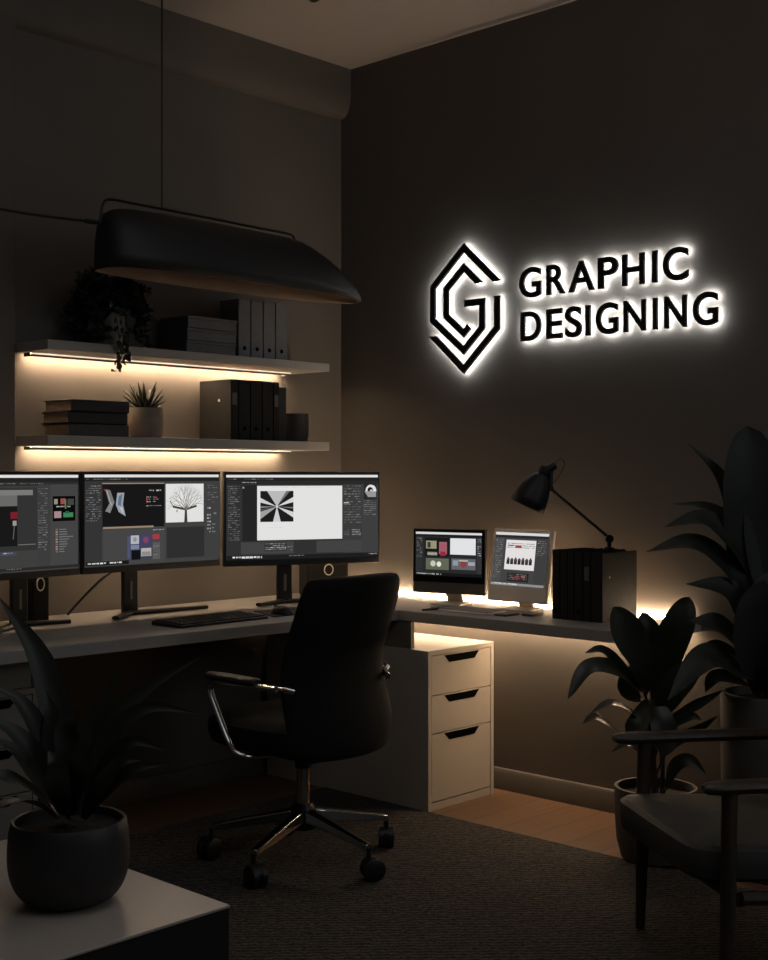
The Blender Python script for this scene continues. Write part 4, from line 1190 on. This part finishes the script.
OFF = 0.018
def letter(ch, y0, y1, z0, z1, parent, over):
    """one raised letter on the right wall reading towards -y; fitted to y0..y1, z0..z1"""
    me = glyph(ch, OFF, 0.5)
    xs = [v.co.x for v in me.vertices]
    ys = [v.co.y for v in me.vertices]
    bx0, bx1, by0, by1 = min(xs), max(xs), min(ys), max(ys)
    sx = (y0 - y1) / (bx1 - bx0)
    sz = (z1 - z0) / (by1 - by0)
    def place(mesh, xa, xb, name, mat, par):
        for v in mesh.vertices:
            a, b, c = v.co
            v.co = (xa if c > 0 else xb, y0 - (a - bx0) * sx, z0 + (b - by0) * sz)
        mesh.name = name
        mesh.materials.clear()
        mesh.materials.append(mat)
        bm = bmesh.new()
        bm.from_mesh(mesh)
        bmesh.ops.recalc_face_normals(bm, faces=bm.faces)
        bm.to_mesh(mesh)
        bm.free()
        o = bpy.data.objects.new(name, mesh)
        COL.objects.link(o)
        o.parent = par
        o.matrix_parent_inverse = Matrix.Translation(-sign.location)
        return o
    L = place(me, -0.027, -0.0165, 'letter', M['sign_black'], parent)
    L['label'] = 'black raised letter %s' % ch
    h = place(glyph(ch, OFF + HALO_OFF, 0.5), -0.0163, -0.0153, 'halo_light', M['halo'], L)
    h.matrix_parent_inverse = Matrix.Identity(4)
    h['label'] = 'white glowing back of the letter'
    return L

sign = thing('lettering_sign', 'backlit black letters reading GRAPHIC DESIGNING on the right wall', 'sign', (0, -1.45, 1.77))
W1 = [('G', -1.021, -1.125), ('R', -1.152, -1.239), ('A', -1.254, -1.371), ('P', -1.387, -1.475), ('H', -1.493, -1.586), ('I', -1.619, -1.639), ('C', -1.663, -1.764)]
W2 = [('D', -1.028, -1.125), ('E', -1.152, -1.225), ('S', -1.239, -1.314), ('I', -1.332, -1.352), ('G', -1.378, -1.475), ('N', -1.499, -1.592), ('I', -1.622, -1.640), ('N', -1.669, -1.758), ('G', -1.783, -1.880)]
for row, zb, zt in ((W1, 1.941, 2.056), (W2, 1.772, 1.886)):
    for c, a, b in row:
        a, b = a + 0.005, b + 0.005
        e = 0.002 if c in 'GCS' else 0.0
        letter(c, a, b, zb - e, zt + e, sign, e)

def stroke(m, pts, th, x0, x1, cap0=None, cap1=None):
    """mitred band along a polyline in the wall plane (y, z); caps 'h' are cut level"""
    P = [Vector(p) for p in pts]
    n = len(P)
    Lf, Rt = [], []
    for i, p in enumerate(P):
        d0 = (P[i] - P[i - 1]).normalized() if i else (P[1] - P[0]).normalized()
        d1 = (P[i + 1] - P[i]).normalized() if i < n - 1 else (P[-1] - P[-2]).normalized()
        n0 = Vector((-d0.y, d0.x))
        n1 = Vector((-d1.y, d1.x))
        b = (n0 + n1)
        b = b.normalized() * (th / 2) / max(0.3, b.normalized().dot(n1))
        l, r = p + b, p - b
        for cond, cap, d in ((i == 0, cap0, d1), (i == n - 1, cap1, d0)):
            if cond and cap == 'h' and abs(d.y) > 1e-3:
                l = l + d * ((p.y - l.y) / d.y)
                r = r + d * ((p.y - r.y) / d.y)
        Lf.append(l)
        Rt.append(r)
    rs = [[(x0, a.x, a.y), (x0, b.x, b.y), (x1, b.x, b.y), (x1, a.x, a.y)] for a, b in zip(Lf, Rt)]
    return m.rings(rs)

YC = -0.733
logo = thing('wall_emblem', 'backlit black hexagonal line emblem on the right wall, left of the lettering', 'sign', (0, YC, 1.66))
S1 = [(-0.903, 2.021), (YC, 2.174), (-0.566, 2.028), (-0.566, 1.892), (YC, 1.757), (-0.829, 1.843), (-0.829, 1.947), (-0.737, 1.947)]
S2 = [(-0.814, 2.022), (YC, 2.094), (-0.639, 2.014), (-0.639, 1.904), (YC, 1.826), (-0.762, 1.852)]
S3 = [(-0.566, 1.826), (YC, 1.680), (-0.905, 1.836), (-0.905, 1.963)]
for pts, a, b in ((S1, 'h', None), (S2, 'h', None), (S3, 'h', 'h')):
    so = stroke(MB(), pts, 0.027, -0.027, -0.0165, a, b).build('stroke', M['sign_black'], logo)
    so.matrix_parent_inverse = Matrix.Translation(-logo.location)
    ho = stroke(MB(), pts, 0.027 + HALO_ST, -0.0163, -0.0153, a, b).build('halo_light', M['halo'], so)
    ho['label'] = 'white glowing back of the stroke'

# ------------------------------------------------------------------ light
w = bpy.data.worlds.new('world')
scene.world = w
w.use_nodes = True
bg = w.node_tree.nodes['Background']
bg.inputs['Color'].default_value = WORLD_COL
bg.inputs['Strength'].default_value = WORLD

def area(name, loc, target, size, power, col, sy=None):
    ld = bpy.data.lights.new(name, 'AREA')
    ld.shape = 'RECTANGLE' if sy else 'SQUARE'
    ld.size = size
    if sy:
        ld.size_y = sy
    ld.energy = power
    ld.color = col
    o = bpy.data.objects.new(name, ld)
    COL.objects.link(o)
    o.location = loc
    o.rotation_euler = (Vector(target) - Vector(loc)).to_track_quat('-Z', 'Y').to_euler()
    return o
area('overhead_light', (-2.3, -2.6, 2.95), (-2.3, -2.6, 0), 1.6, TOP_W, (0.90, 0.95, 1.0), 1.2)
area('soft_side_light', (-0.7, -5.6, 2.3), (-1.4, 0, 1.9), 1.5, SIDE_W, (0.86, 0.94, 1.0), 1.2)
area('ceiling_wash', (-2.9, -3.4, 1.9), (-2.9, -3.4, 3.05), 1.0, UP_W, (1.0, 0.94, 0.92), 1.0)  # unseen uplight added to brighten the ceiling

scene.view_settings.view_transform = 'Standard'
scene.view_settings.look = 'None'
scene.view_settings.exposure = 0.0
scene.cycles.use_denoising = True
scene.cycles.max_bounces = 8
scene.cycles.sample_clamp_indirect = 4.0
